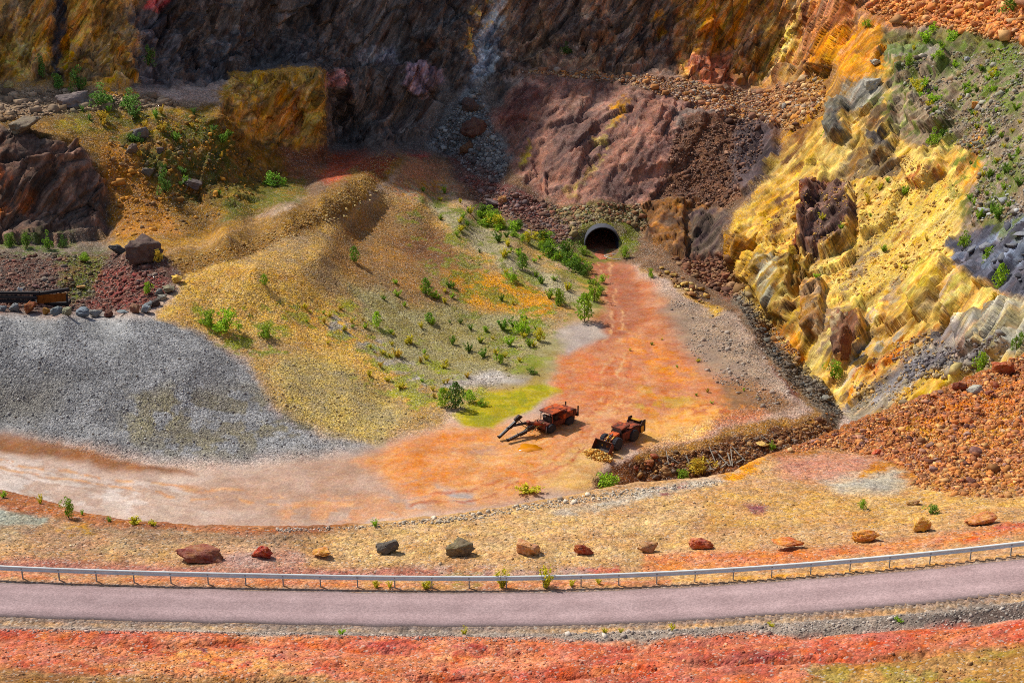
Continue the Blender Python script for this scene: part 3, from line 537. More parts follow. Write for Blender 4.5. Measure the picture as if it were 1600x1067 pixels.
# how rocky the surface is: bare rock 1, rubble and loose slopes in between, soil 0
B_ROCK = [
 (R(-900,-500,2400,130), 1, 14), (R(505,-500,800,225), 1, 10),
 ([(-300,195),(60,205),(130,235),(165,280),(168,370),(60,380),(-300,380)], .75, 9),
 ([(360,112),(500,108),(512,228),(440,225),(345,180)], .9, 6), ([(360,100),(500,100),(497,112),(370,122)], .25, 4),
 ([(200,200),(330,230),(430,260),(420,320),(300,320),(200,260)], .4, 14), ([(320,170),(420,215),(470,270),(400,300),(330,230)], .5, 10),
 ([(790,125),(870,112),(1000,138),(1130,165),(1200,190),(1150,240),(1070,290),(1000,330),(900,318),(850,310),(800,260),(765,180)], .48, 8),
 ([(690,140),(770,125),(800,280),(740,275),(650,225)], .25, 8),
 ([(800,103),(900,106),(1050,116),(1180,138),(1290,130),(1290,170),(1240,205),(1150,185),(1000,136),(830,120)], .3, 5),
 ([(1070,190),(1200,180),(1210,260),(1130,330),(1060,310)], .3, 8), ([(1150,195),(1215,190),(1215,260),(1160,310)], .8, 6),
 ([(1000,320),(1070,312),(1140,325),(1130,400),(1080,415),(1010,375)], .8, 6),
 ([(1290,130),(1350,30),(1420,60),(1500,90),(1540,200),(1560,330),(1600,450),(1760,500),(1760,620),(1400,690),(1320,640),(1270,590),(1210,520),(1145,440),(1145,360),(1200,285),(1230,220)], .62, 8),
 ([(1250,280),(1340,290),(1345,340),(1320,400),(1260,410)], 1, 5), ([(1160,380),(1250,400),(1290,440),(1270,545),(1200,500),(1145,440)], .85, 6),
 ([(1290,500),(1350,470),(1350,560),(1290,570)], .9, 6), ([(1400,300),(1500,280),(1500,340),(1440,420),(1340,470),(1310,460),(1350,390)], .28, 12),
 ([(1410,155),(1500,160),(1490,215),(1410,215)], .9, 6), ([(1290,150),(1400,150),(1400,260),(1300,240)], .9, 8),
 ([(1500,60),(1800,40),(1800,330),(1520,340),(1540,250),(1500,200)], .3, 10), ([(1480,390),(1800,300),(1800,470),(1540,450)], .75, 8),
 ([(1430,400),(1540,410),(1600,470),(1600,560),(1420,560)], .85, 8), ([(1320,10),(1700,-20),(1700,60),(1400,50)], .35, 8),
]
# how uneven the loose ground is (metres)
def soil_amp_B(px, py):
    return mask(px, py, [(R(-900,-500,2400,960), .30, 5),
        ([(250,500),(290,430),(400,400),(520,350),(620,300),(700,310),(930,470),(860,600),(690,662),(500,712),(300,727),(0,668),(-900,640),(-900,492)], .16, 10),
        ([(-900,650),(0,668),(200,717),(300,727),(500,712),(690,662),(760,600),(880,500),(920,395),(965,395),(1080,480),(1240,600),(1280,640),(1000,705),(930,745),(900,960),(-900,960)], .06, 12),
        ([(930,750),(1000,712),(1290,650),(1310,690),(1000,780)], .5, 5), ([(900,340),(980,340),(990,392),(890,392)], .08, 8)])

def grid_normals(P):
    du = np.gradient(P, axis=1); dv = np.gradient(P, axis=0)
    n = np.cross(du, dv); n /= np.linalg.norm(n, axis=2)[..., None]+1e-12
    view = P-np.array([0, 0, CAMZ])
    s = np.sign((n*view).sum(2)); return n*np.where(s > 0, -1, 1)[..., None]

# ------------------------------------------------------------------ sheet B: the pit
STEP = 1.95
bx = np.concatenate([np.arange(-620, -100, 26), np.arange(-100, 1700, STEP), np.arange(1700, 2200, 26)])
by = np.concatenate([np.arange(-440, -36, 13), np.arange(-36, 850, STEP)])
GX, GY = np.meshgrid(bx, by)
rbfB = RBF(cp(B_PTS))
ZC = rbfB(GX, GY)
PB = unproj(GX, GY, ZC)
NB = grid_normals(PB)
# smooth the normals a little so the displacement does not tangle
def blur(A, k):
    for ax in (0, 1):
        pad = [(0, 0)]*3; pad[ax] = (k, k)
        B = np.cumsum(np.pad(A, pad, mode='edge'), axis=ax)
        n = A.shape[ax]
        hi = np.take(B, np.arange(2*k, 2*k+n), axis=ax)
        lo = np.concatenate([np.zeros_like(np.take(B, [0], axis=ax)), np.take(B, np.arange(0, n-1), axis=ax)], axis=ax)
        A = (hi-lo)/(2*k+1)
    return A
NB = blur(NB, 7); NB /= np.linalg.norm(NB, axis=2)[..., None]
fx, fy, fP = GX.ravel(), GY.ravel(), PB.reshape(-1, 3)
wj = fbm(fP*0.15, 3, 4)*10; wk = fbm(fP*0.15+9, 3, 5)*10
rockB = mask(fx+wj, fy+wk, B_ROCK)
soilB = soil_amp_B(fx, fy)
colB = paint(fx, fy, fP, B_LAYERS, B_GREEN, 11, np.clip(soilB/.2, .3, 1))
disp = np.zeros(len(fx))
S = soilB
disp += S*(1.0*fbm(fP/7.0, 4, 21)+0.35*fbm(fP/1.1, 3, 22))
# run-off rills on the loose slopes
rill = np.abs(vnoise(np.stack([fP[:, 0]*0.30+fP[:, 1]*0.22, fP[:, 2]*0.06, fP[:, 1]*0.02], -1), 5))
disp -= np.clip(S-0.1, 0, 1)*0.5*np.clip(0.35-rill, 0, 1)
ri = np.nonzero(rockB > 0.02)[0]
rp = strata(fP[ri], 3.6); r = rockB[ri]
wob = np.stack([fbm(rp/6.0, 2, 40), fbm(rp/6.0, 2, 41), fbm(rp/6.0, 2, 42)], -1)*1.0
va, ea, ca_ = facets((rp+wob)/5.6, 1); vb, eb, cb_ = facets((rp+wob*.6)/2.3, 2); vc, ec, cc_ = facets((rp+wob*.3)/0.95, 3)
big = fbm(rp/14.0, 3, 30)
# slabby layers: a saw-tooth across the bedding
BED = np.array([0.86, -0.12, -0.50]); BED /= np.linalg.norm(BED)
raw = fP[ri]
def saw(th, amp, seed, wv):
    u_ = raw@BED/th + wv*fbm(rp/7.0, 3, seed) + 0.25*fbm(raw/1.7, 3, seed+2)
    f_ = u_-np.floor(u_); on = smooth(-.25, .25, fbm(rp/5.0+17, 2, seed+5))
    return amp*on*(np.where(f_ < .93, f_/.93, (1-f_)/.07)-.5)
gate = smooth(-.2, .25, fbm(rp/6.0+5, 2, 77))
dr = 1.6*big + 2.0*va + 0.8*vb + 0.28*vc + saw(3.4, 1.1, 140, .8) + saw(1.2, 0.4, 150, .8)
dr -= 1.0*gate*np.exp(-(ea/0.022)**2) + 0.35*np.exp(-(eb/0.035)**2)
# calmer relief where the face turns away and is hardly seen
du_ = np.linalg.norm(np.gradient(PB, axis=1), axis=2)/np.gradient(GX, axis=1)/(ZC/FPX)
dv_ = np.linalg.norm(np.gradient(PB, axis=0), axis=2)/np.gradient(GY, axis=0)/(ZC/FPX)
calm_r = np.clip(2.6/np.maximum(np.maximum(du_, dv_*.55), .1), .22, 1)
calm_r = blur(np.repeat(calm_r[..., None], 3, 2), 4)[..., 0].ravel()
disp[ri] += r*dr*0.85*calm_r[ri]
# buttresses, slabs and ledges that stand proud of the walls (outline, metres)
PROUD = [
 ([(1268,292),(1330,296),(1344,330),(1330,388),(1282,408),(1258,392),(1252,350)], 2.6), ([(1285,255),(1296,262),(1275,330),(1256,400),(1246,395),(1262,320)], 1.4),
 ([(1165,392),(1205,396),(1240,408),(1236,500),(1200,492),(1172,440)], 1.6), ([(1250,432),(1288,446),(1282,530),(1258,520)], 1.4), ([(1138,366),(1163,372),(1172,440),(1142,442)], 1.6),
 ([(1418,158),(1492,164),(1486,206),(1442,214),(1422,192)], 1.8), ([(1294,164),(1322,154),(1328,214),(1302,228),(1290,196)], 1.8), ([(1352,208),(1402,214),(1398,252),(1368,258)], 1.6),
 ([(1384,76),(1480,73),(1492,100),(1470,118),(1400,122)], 1.5), ([(1330,288),(1400,282),(1412,300),(1392,360),(1350,372),(1338,330)], 1.3),
 ([(1300,498),(1346,494),(1352,522),(1330,562),(1306,562)], 1.8), ([(1440,418),(1478,402),(1490,410),(1446,500),(1430,498)], 1.5), ([(1496,420),(1528,414),(1500,470),(1470,505)], 1.3),
 ([(1418,250),(1478,236),(1482,272),(1440,300),(1418,290)], 1.6), ([(1548,480),(1590,470),(1588,540),(1552,560),(1540,520)], 1.6), ([(1490,500),(1530,480),(1540,540),(1500,556)], 1.2),
 ([(1000,322),(1068,312),(1074,400),(1012,374)], 1.2), ([(1082,336),(1140,326),(1134,402),(1078,400)], .9), ([(1152,198),(1214,192),(1214,260),(1166,308),(1146,286)], 1.5),
 ([(0,262),(62,250),(120,244),(164,284),(166,372),(90,378),(0,378)], 1.6), ([(20,205),(120,232),(70,262),(0,250)], 1.0), ([(628,104),(682,104),(682,142),(650,152),(628,136)], 1.4), ([(520,108),(600,112),(590,190),(530,200)], 1.4),
 ([(60,-30),(84,-30),(74,100),(52,120),(46,40)], 1.6), ([(104,-30),(150,-30),(140,110),(108,135)], 1.4), ([(168,-30),(208,-30),(214,120),(180,140)], 1.2),
 ([(260,-40),(300,-40),(310,120),(270,120)], 1.6), ([(340,-40),(380,-40),(390,100),(350,110)], 1.3), ([(640,-40),(700,-40),(690,80),(640,70)], 1.5), ([(1085,-30),(1120,-30),(1110,120),(1078,120)], 1.5), ([(1150,-30),(1190,-30),(1180,130),(1146,130)], 1.3), ([(1262,10),(1330,-20),(1318,60),(1290,118),(1262,120)], 1.6),
 ([(905,-30),(960,-30),(945,60),(905,70)], 1.4), ([(990,-30),(1030,-30),(1020,90),(980,90)], 1.2), ([(860,130),(940,136),(900,190),(840,200)], .8), ([(1000,160),(1110,180),(1070,260),(985,270)], .8), ([(840,220),(930,215),(890,300),(850,300)], .8)]
xw = fx+fbm(strata(fP)/2.2, 3, 201)*7; yw = fy+fbm(strata(fP)/2.2+9, 3, 202)*7
for pts, hgt in PROUD:
    a_ = np.asarray(pts, float); sel = np.nonzero((xw > a_[:, 0].min()-4) & (xw < a_[:, 0].max()+4) & (yw > a_[:, 1].min()-4) & (yw < a_[:, 1].max()+4))[0]
    if len(sel): disp[sel] += calm_r[sel]*hgt*(1-smooth(-2.5, 1.5, poly_sd(xw[sel], yw[sel], a_)))
# keep the tunnel mouth and the kerb of stones calm
calm = 1-np.exp(-(((fx-940)/46)**2+((fy-375)/34)**2)**2)
disp *= 0.15+0.85*calm
# neighbouring blocks of rock differ in tone
cellv = np.zeros(len(fx)); cellv[ri] = r*(0.55*(ca_-.5)+0.55*(cb_-.5)+0.4*(cc_-.5))
colB *= (1+np.clip(cellv, -.6, .6))[:, None]
# black manganese and rust streaks following the layers, with pale quartz veins
rs = strata(fP[ri], 7.0)
k1 = fbm(rs/1.5, 4, 90, .6); k2 = fbm(rs/0.9+7, 4, 93, .6); k3 = np.abs(fbm(rs/3.0+3, 3, 96, .55))
a1 = r*smooth(.08, .24, k1)*.75; a2 = r*smooth(.16, .34, k2)*.55*smooth(.01, .12, colB[ri].mean(1)); a3 = r*smooth(.05, .015, k3)*.35
lum = colB[ri].mean(1)[:, None]
base_ = colB[ri]
base_ = base_*(1-a1[:, None]*(1-np.array([.34, .30, .34])))
base_ = base_*(1-a2[:, None])+(base_*np.array([.85, .55, .38])+lum*np.array([.25, .06, 0]))*a2[:, None]
base_ = base_*(1-a3[:, None])+(base_*.5+lum*np.array([1.0, .95, .8]))*a3[:, None]
colB[ri] = np.clip(base_, .003, .75)
PB = (fP+NB.reshape(-1, 3)*disp[:, None]).reshape(PB.shape)

# ------------------------------------------------------------------ sheet F: bank, road corridor and near slope
fxs = np.concatenate([np.arange(-690, -90, 12), np.arange(-90, 1690, STEP), np.arange(1690, 2300, 12)])
NV = 240
vrow = np.concatenate([np.linspace(0, 1, NV), [1.06, 1.15, 1.3, 1.6, 2.0]])
FX = np.broadcast_to(fxs, (len(vrow), len(fxs))).copy()
cy = crest_y(fxs)[None, :]
FY = cy + (1105-cy)*vrow[:, None]
rbfF = RBF(cp(F_PTS), 10)
PF = unproj(FX, FY, rbfF(FX, FY))
gx, gy, gP = FX.ravel(), FY.ravel(), PF.reshape(-1, 3).copy()
ridx, roff = road_frame(gP[:, 0], gP[:, 1])
ao = np.abs(roff)
talus = mask(gx, gy, [([(1190,700),(1300,660),(1450,600),(1650,530),(1800,470),(1800,780),(1620,765),(1480,755),(1420,735),(1380,712),(1300,698)], 1, 12)])
amp = 0.07+0.12*smooth(3.0, 9.0, ao)+0.35*talus
d = amp*(0.9*fbm(gP/5.0, 4, 51)+0.5*fbm(gP/0.9, 4, 52)+0.3*fbm(gP/0.3, 2, 53))
va2, ea2, _ = facets(gP/1.3, 8)
d += talus*0.25*va2
# the eroded red scarp below the road
sc = np.exp(-((roff+5.2+1.0*fbm(gP/6.0, 3, 57))/0.45)**2)
d -= 0.28*sc*smooth(-.3, .3, fbm(gP/3.0, 2, 58)+.15)
sc2 = np.exp(-((roff+8.5+2.2*fbm(gP/8.0, 4, 59))/0.35)**2)
d -= 0.30*sc2*smooth(-.1, .3, fbm(gP/3.0, 2, 60)+.1)
gP[:, 2] += d
k = 1-smooth(ROAD_W/2+0.45, ROAD_W/2+2.2, ao)
gP[:, 2] = gP[:, 2]*(1-k)+(RC[ridx, 2]-0.05-0.02*np.clip(ao-ROAD_W/2, 0, 2)+0.15*d*smooth(ROAD_W/2, ROAD_W/2+.6, ao))*k
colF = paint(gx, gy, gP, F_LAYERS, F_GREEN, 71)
# rust-coloured strip under the rail
st = np.exp(-((roff-2.75)/0.7)**2)*smooth(-.5, .2, fbm(gP/2.5, 3, 61)+.1)
cst = np.where((gx < 1050)[:, None], alb((202,124,90)), alb((220,158,84)))
colF = colF*(1-.8*st[:, None])+cst*.8*st[:, None]
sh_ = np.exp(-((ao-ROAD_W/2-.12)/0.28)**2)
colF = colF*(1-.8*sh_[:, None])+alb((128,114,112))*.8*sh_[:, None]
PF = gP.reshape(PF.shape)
rockF = talus*0.35
# the far side of the bank, falling to the pit floor behind the crest
hid = []
for dY, dz in ((1.2, -.5), (4, -3), (10, -9), (18, -17), (28, -26), (44, -42)):
    row = PF[0].copy(); row[:, 1] += dY; row[:, 2] = np.maximum(row[:, 2]+dz, -6); hid.append(row)
PFh = np.concatenate([np.stack(hid[::-1]), PF], 0)
nh = len(hid)
colFh = np.concatenate([np.tile(colF.reshape(PF.shape)[:1], (nh, 1, 1)), colF.reshape(PF.shape)], 0)
rockFh = np.concatenate([np.tile(rockF.reshape(FX.shape)[:1], (nh, 1)), rockF.reshape(FX.shape)], 0)
FXh = np.concatenate([np.tile(FX[:1], (nh, 1)), FX], 0); FYh = np.concatenate([FY[:1]-np.arange(nh, 0, -1)[:, None]*.01, FY], 0)
roffh = np.concatenate([np.full((nh, len(fxs)), 50.0), roff.reshape(FX.shape)], 0)

# ------------------------------------------------------------------ places on the ground
def _bil(A, u, v):
    i = np.clip(np.floor(v).astype(int), 0, A.shape[0]-2); j = np.clip(np.floor(u).astype(int), 0, A.shape[1]-2)
    fu = np.clip(u-j, 0, 1)[..., None]; fv = np.clip(v-i, 0, 1)[..., None]
    return (A[i, j]*(1-fu)+A[i, j+1]*fu)*(1-fv)+(A[i+1, j]*(1-fu)+A[i+1, j+1]*fu)*fv
COLB = colB.reshape(PB.shape); COLF = colF.reshape(PF.shape)
NBd = grid_normals(PB); NFd = grid_normals(PF)
def ground(px, py, sheet='B', what='P'):
    px = np.atleast_1d(np.asarray(px, float)); py = np.atleast_1d(np.asarray(py, float))
    if sheet == 'B':
        u = np.interp(px, bx, np.arange(len(bx))); v = np.interp(py, by, np.arange(len(by)))
        A = {'P': PB, 'N': NBd, 'C': COLB}[what]
    else:
        u = np.interp(px, fxs, np.arange(len(fxs)))
        vv = (py-crest_y(px))/(1105-crest_y(px)); v = np.interp(vv, vrow, np.arange(len(vrow)))
        A = {'P': PF, 'N': NFd, 'C': COLF}[what]
    return _bil(A, u, v)
def at(px, py, sheet='B'): return Vector(ground(px, py, sheet)[0])
def ppm(p): return FPX/((p[1])*CP+(CAMZ-p[2])*SP)      # picture units per metre at a place

# ------------------------------------------------------------------ materials
def new_mat(name):
    m = bpy.data.materials.new(name); m.use_nodes = True
    nt = m.node_tree; b = nt.nodes['Principled BSDF']; b.inputs['Roughness'].default_value = 0.9
    b.inputs['Specular IOR Level'].default_value = 0.2
    return m, nt, b
class NT:
    def __init__(s, nt): s.nt = nt
    def n(s, t, **k):
        x = s.nt.nodes.new(t)
        for a, v in k.items(): setattr(x, a, v)
        return x
    def l(s, a, b): s.nt.links.new(a, b)
    def math(s, op, a, b=None, clamp=False):
        x = s.n('ShaderNodeMath', operation=op, use_clamp=clamp)
        for i, v in enumerate((a, b)):
            if v is None: continue
            if isinstance(v, (int, float)): x.inputs[i].default_value = v
            else: s.l(v, x.inputs[i])
        return x.outputs[0]
    def noise(s, vec, scale, detail=4, rough=0.55, col=False):
        x = s.n('ShaderNodeTexNoise'); x.inputs['Scale'].default_value = scale; x.inputs['Detail'].default_value = detail; x.inputs['Roughness'].default_value = rough
        if vec is not None: s.l(vec, x.inputs['Vector'])
        return x.outputs['Color' if col else 'Fac']
    def ramp(s, fac, a, b, c, d):
        x = s.n('ShaderNodeMapRange'); s.l(fac, x.inputs[0])
        for i, v in zip((1, 2, 3, 4), (a, b, c, d)): x.inputs[i].default_value = v
        return x.outputs[0]
    def mixf(s, f, a, b):
        x = s.n('ShaderNodeMix'); 
        for i, v in ((0, f), (2, a), (3, b)):
            if isinstance(v, (int, float)): x.inputs[i].default_value = v
            else: s.l(v, x.inputs[i])
        return x.outputs[0]
    def mixc(s, f, a, b, blend='MIX'):
        x = s.n('ShaderNodeMix', data_type='RGBA', blend_type=blend)
        for i, v in ((0, f), (6, a), (7, b)):
            if isinstance(v, (int, float)): x.inputs[i].default_value = v
            elif isinstance(v, (tuple, list, np.ndarray)): x.inputs[i].default_value = (*v[:3], 1)
            else: s.l(v, x.inputs[i])
        return x.outputs[2]

def terrain_material():
    m, nt, b = new_mat('mineral_ground'); N = NT(nt)
    pos = N.n('ShaderNodeNewGeometry').outputs['Position']
    col = N.n('ShaderNodeAttribute', attribute_name='Col').outputs['Color']
    rock = N.n('ShaderNodeAttribute', attribute_name='rock').outputs['Fac']
    gravel = N.n('ShaderNodeAttribute', attribute_name='gravel').outputs['Fac']
    # squeezed coordinates for layered rock
    mp = N.n('ShaderNodeMapping', vector_type='POINT'); N.l(pos, mp.inputs[0])
    q = Vector(STR).to_track_quat('Z', 'Y').inverted().to_euler(); mp.inputs['Rotation'].default_value = q
    mp2 = N.n('ShaderNodeMapping'); N.l(mp.outputs[0], mp2.inputs[0]); mp2.inputs['Scale'].default_value = (1, 1, 0.16)
    lay = mp2.outputs[0]
    n1 = N.noise(pos, 0.33, 4, 0.68)
    n2 = N.noise(pos, 2.2, 3, 0.7)
    s1 = N.noise(lay, 0.9, 5, 0.72)
    vor = N.n('ShaderNodeTexVoronoi'); vor.inputs['Scale'].default_value = 3.6; N.l(pos, vor.inputs['Vector'])
    sep = N.n('ShaderNodeSeparateColor'); N.l(vor.outputs['Color'], sep.inputs[0])
    vor2 = N.n('ShaderNodeTexVoronoi'); vor2.inputs['Scale'].default_value = 8.5; N.l(pos, vor2.inputs['Vector'])
    sep2 = N.n('ShaderNodeSeparateColor'); N.l(vor2.outputs['Color'], sep2.inputs[0])
    # broken rock: cells that are tilted planes, each with its own tone
    wv = N.n('ShaderNodeVectorMath', operation='ADD'); N.l(lay, wv.inputs[0])
    wn_ = N.n('ShaderNodeVectorMath', operation='SCALE'); N.l(N.noise(pos, .8, 2, .5, True), wn_.inputs[0]); wn_.inputs['Scale'].default_value = .5; N.l(wn_.outputs[0], wv.inputs[1])
    def planes(scale):
        q = N.n('ShaderNodeVectorMath', operation='SCALE'); N.l(wv.outputs[0], q.inputs[0]); q.inputs['Scale'].default_value = scale
        v_ = N.n('ShaderNodeTexVoronoi'); v_.inputs['Scale'].default_value = 1.0; N.l(q.outputs[0], v_.inputs['Vector'])
        d_ = N.n('ShaderNodeVectorMath', operation='SUBTRACT'); N.l(q.outputs[0], d_.inputs[0]); N.l(v_.outputs['Position'], d_.inputs[1])
        c_ = N.n('ShaderNodeVectorMath', operation='SUBTRACT'); N.l(v_.outputs['Color'], c_.inputs[0]); c_.inputs[1].default_value = (.5, .5, .5)
        t_ = N.n('ShaderNodeVectorMath', operation='DOT_PRODUCT'); N.l(d_.outputs[0], t_.inputs[0]); N.l(c_.outputs[0], t_.inputs[1])
        z_ = N.n('ShaderNodeSeparateColor'); N.l(v_.outputs['Color'], z_.inputs[0])
        return t_.outputs['Value'], z_.outputs[0]
    fh1, ft1 = planes(.55); fh2, ft2 = planes(1.6); fh3, ft3 = planes(3.6)
    v1 = N.ramp(n1, .28, .72, .80, 1.20)
    v2 = N.mixf(gravel, N.ramp(n2, .25, .75, .90, 1.10), N.ramp(n2, .25, .75, .72, 1.28))
    sp = N.math('MULTIPLY', N.ramp(sep.outputs[0], 0, 1, .72, 1.28), N.ramp(sep2.outputs[0], 0, 1, .66, 1.34))
    sp = N.mixf(gravel, 1.0, sp)
    sr = N.mixf(rock, 1.0, N.math('MULTIPLY', N.ramp(s1, .26, .74, .74, 1.28), N.math('MULTIPLY', N.math('MULTIPLY', N.ramp(ft1, 0, 1, .66, 1.32), N.ramp(ft2, 0, 1, .66, 1.34)), N.ramp(ft3, 0, 1, .74, 1.26))))
    v = N.math('MULTIPLY', N.math('MULTIPLY', v1, v2), N.math('MULTIPLY', sp, sr))
    hsv = N.n('ShaderNodeHueSaturation'); N.l(col, hsv.inputs['Color'])
    hn = N.noise(pos, 1.1, 2, 0.6)
    N.l(N.ramp(hn, .25, .75, .490, .510), hsv.inputs['Hue']); N.l(N.ramp(s1, .3, .7, 1.15, .9), hsv.inputs['Saturation']); N.l(v, hsv.inputs['Value'])
    # scattered pale and rust-coloured pebbles
    pale = N.math('MULTIPLY', N.math('GREATER_THAN', sep2.outputs[1], .93), gravel)
    c2 = N.mixc(N.math('MULTIPLY', pale, .55), hsv.outputs[0], (0.55, 0.50, 0.42))
    N.l(c2, b.inputs['Base Color'])
    hg = N.math('MULTIPLY', N.math('ADD', N.math('MULTIPLY', vor.outputs['Distance'], -.22), N.math('MULTIPLY', vor2.outputs['Distance'], -.12)), gravel)
    hs = N.math('MULTIPLY', N.math('ADD', n2, 0), .07)
    hr = N.math('MULTIPLY', N.math('ADD', N.math('MULTIPLY', s1, .10), N.math('ADD', N.math('ADD', N.math('MULTIPLY', fh1, .55), N.math('MULTIPLY', fh2, .30)), N.math('MULTIPLY', fh3, .16))), rock)
    bp = N.n('ShaderNodeBump'); bp.inputs['Distance'].default_value = 1.0; bp.inputs['Strength'].default_value = 0.6
    N.l(N.math('ADD', N.math('ADD', hg, hs), hr), bp.inputs['Height']); N.l(bp.outputs[0], b.inputs['Normal'])
    return m
M_TERR = terrain_material()

def plain(name, c, E=1.0, rough=.8, metal=0.0, var=.25, scale=3.0, rust=None, rust_amt=.5, spec=.3, bump=.0):
    m, nt, b = new_mat(name); N = NT(nt)
    pos = N.n('ShaderNodeTexCoord').outputs['Object']
    n = N.noise(pos, scale, 6, .65)
    c0 = alb(c, E)
    col = N.mixc(N.ramp(n, .3, .7, 0, 1), c0*(1-var), np.clip(c0*(1+var), 0, .9))
    if rust is not None:
        n2 = N.noise(pos, scale*.6, 8, .7)
        col = N.mixc(N.ramp(n2, rust_amt-.08, rust_amt+.08, 0, 1), col, alb(rust))
    N.l(col, b.inputs['Base Color']); b.inputs['Roughness'].default_value = rough; b.inputs['Metallic'].default_value = metal
    b.inputs['Specular IOR Level'].default_value = spec
    if bump:
        bp = N.n('ShaderNodeBump'); bp.inputs['Distance'].default_value = bump; N.l(n, bp.inputs['Height']); N.l(bp.outputs[0], b.inputs['Normal'])
    return m

def rock_material():
    """one material for loose rocks: the colour of each rock comes from the object, with veins, stain and grain"""
    m, nt, b = new_mat('loose_rock'); N = NT(nt)
    oi = N.n('ShaderNodeObjectInfo'); pos = N.n('ShaderNodeNewGeometry').outputs['Position']
    n1 = N.noise(pos, 1.3, 6, .7); n2 = N.noise(pos, 5.0, 6, .75)
    v = N.math('MULTIPLY', N.ramp(n1, .25, .75, .7, 1.3), N.ramp(n2, .25, .75, .65, 1.35))
    hsv = N.n('ShaderNodeHueSaturation'); N.l(oi.outputs['Color'], hsv.inputs['Color'])
    N.l(v, hsv.inputs['Value']); N.l(N.ramp(n1, .3, .7, .475, .525), hsv.inputs['Hue']); N.l(N.ramp(n2, .3, .7, 1.15, .75), hsv.inputs['Saturation'])
    N.l(hsv.outputs[0], b.inputs['Base Color'])
    bp = N.n('ShaderNodeBump'); bp.inputs['Distance'].default_value = .12; bp.inputs['Strength'].default_value = .8
    N.l(N.math('ADD', n2, N.math('MULTIPLY', n1, .6)), bp.inputs['Height']); N.l(bp.outputs[0], b.inputs['Normal'])
    return m
M_ROCK = rock_material()
def attr_material(name, rough=.9, var=.3, sss=False):
    m, nt, b = new_mat(name); N = NT(nt)
    col = N.n('ShaderNodeAttribute', attribute_name='Col').outputs['Color']
    pos = N.n('ShaderNodeNewGeometry').outputs['Position']
    n2 = N.noise(pos, 4.0, 5, .7)
    hsv = N.n('ShaderNodeHueSaturation'); N.l(col, hsv.inputs['Color']); N.l(N.ramp(n2, .25, .75, 1-var, 1+var), hsv.inputs['Value'])
    N.l(hsv.outputs[0], b.inputs['Base Color']); b.inputs['Roughness'].default_value = rough
    return m
M_STONES = attr_material('rubble_stones')

def leaf_material(name):
    m, nt, b = new_mat(name); N = NT(nt)
    oi = N.n('ShaderNodeObjectInfo')
    at_ = N.n('ShaderNodeAttribute', attribute_name='tint').outputs['Fac']
    hsv = N.n('ShaderNodeHueSaturation'); N.l(oi.outputs['Color'], hsv.inputs['Color'])
    N.l(N.ramp(at_, 0, 1, .55, 1.45), hsv.inputs['Value']); N.l(N.ramp(at_, 0, 1, .515, .48), hsv.inputs['Hue'])
    N.l(hsv.outputs[0], b.inputs['Base Color']); b.inputs['Roughness'].default_value = .6
    tr = N.n('ShaderNodeBsdfTranslucent'); N.l(hsv.outputs[0], tr.inputs['Color'])
    mx = N.n('ShaderNodeMixShader'); mx.inputs[0].default_value = .35
    N.l(b.outputs[0], mx.inputs[1]); N.l(tr.outputs[0], mx.inputs[2])
    N.l(mx.outputs[0], nt.nodes['Material Output'].inputs['Surface'])
    return m
M_LEAF = leaf_material('foliage')
M_STEM = plain('bark', (104, 84, 60), rough=.9)

# ------------------------------------------------------------------ object helpers
def tag(o, label=None, cat=None, group=None, kind=None):
    if label: o['label'] = label
    if cat: o['category'] = cat
    if group: o['group'] = group
    if kind: o['kind'] = kind
    return o
def link(name, me, mat=None, parent=None):
    o = bpy.data.objects.new(name, me); C.objects.link(o)
    if mat is not None and me is not None and not me.materials: me.materials.append(mat)
    if parent is not None: o.parent = parent
    return o
def empty(name, loc=(0, 0, 0), rot=(0, 0, 0), scale=1):
    o = bpy.data.objects.new(name, None); C.objects.link(o); o.location = loc; o.rotation_euler = rot
    o.scale = (scale,)*3 if isinstance(scale, (int, float)) else scale; o.empty_display_size = .2
    return o
def raw_mesh(name, V, F, smooth_=True):
    """mesh from arrays; F is (n,3) or (n,4)"""
    me = bpy.data.meshes.new(name); V = np.asarray(V, np.float32); F = np.asarray(F, np.int32)
    me.vertices.add(len(V)); me.vertices.foreach_set('co', V.ravel())
    k = F.shape[1]; me.loops.add(F.size); me.loops.foreach_set('vertex_index', F.ravel())
    me.polygons.add(len(F)); me.polygons.foreach_set('loop_start', np.arange(0, F.size, k, dtype=np.int32))
    if smooth_: me.polygons.foreach_set('use_smooth', np.ones(len(F), bool))
    me.update(calc_edges=True); return me
def set_col(me, col):
    a = me.color_attributes.new('Col', 'FLOAT_COLOR', 'POINT')
    c = np.ones((len(col), 4), np.float32); c[:, :3] = col; a.data.foreach_set('color', c.ravel())
def set_float(me, name, v):
    a = me.attributes.new(name, 'FLOAT', 'POINT'); a.data.foreach_set('value', np.asarray(v, np.float32))

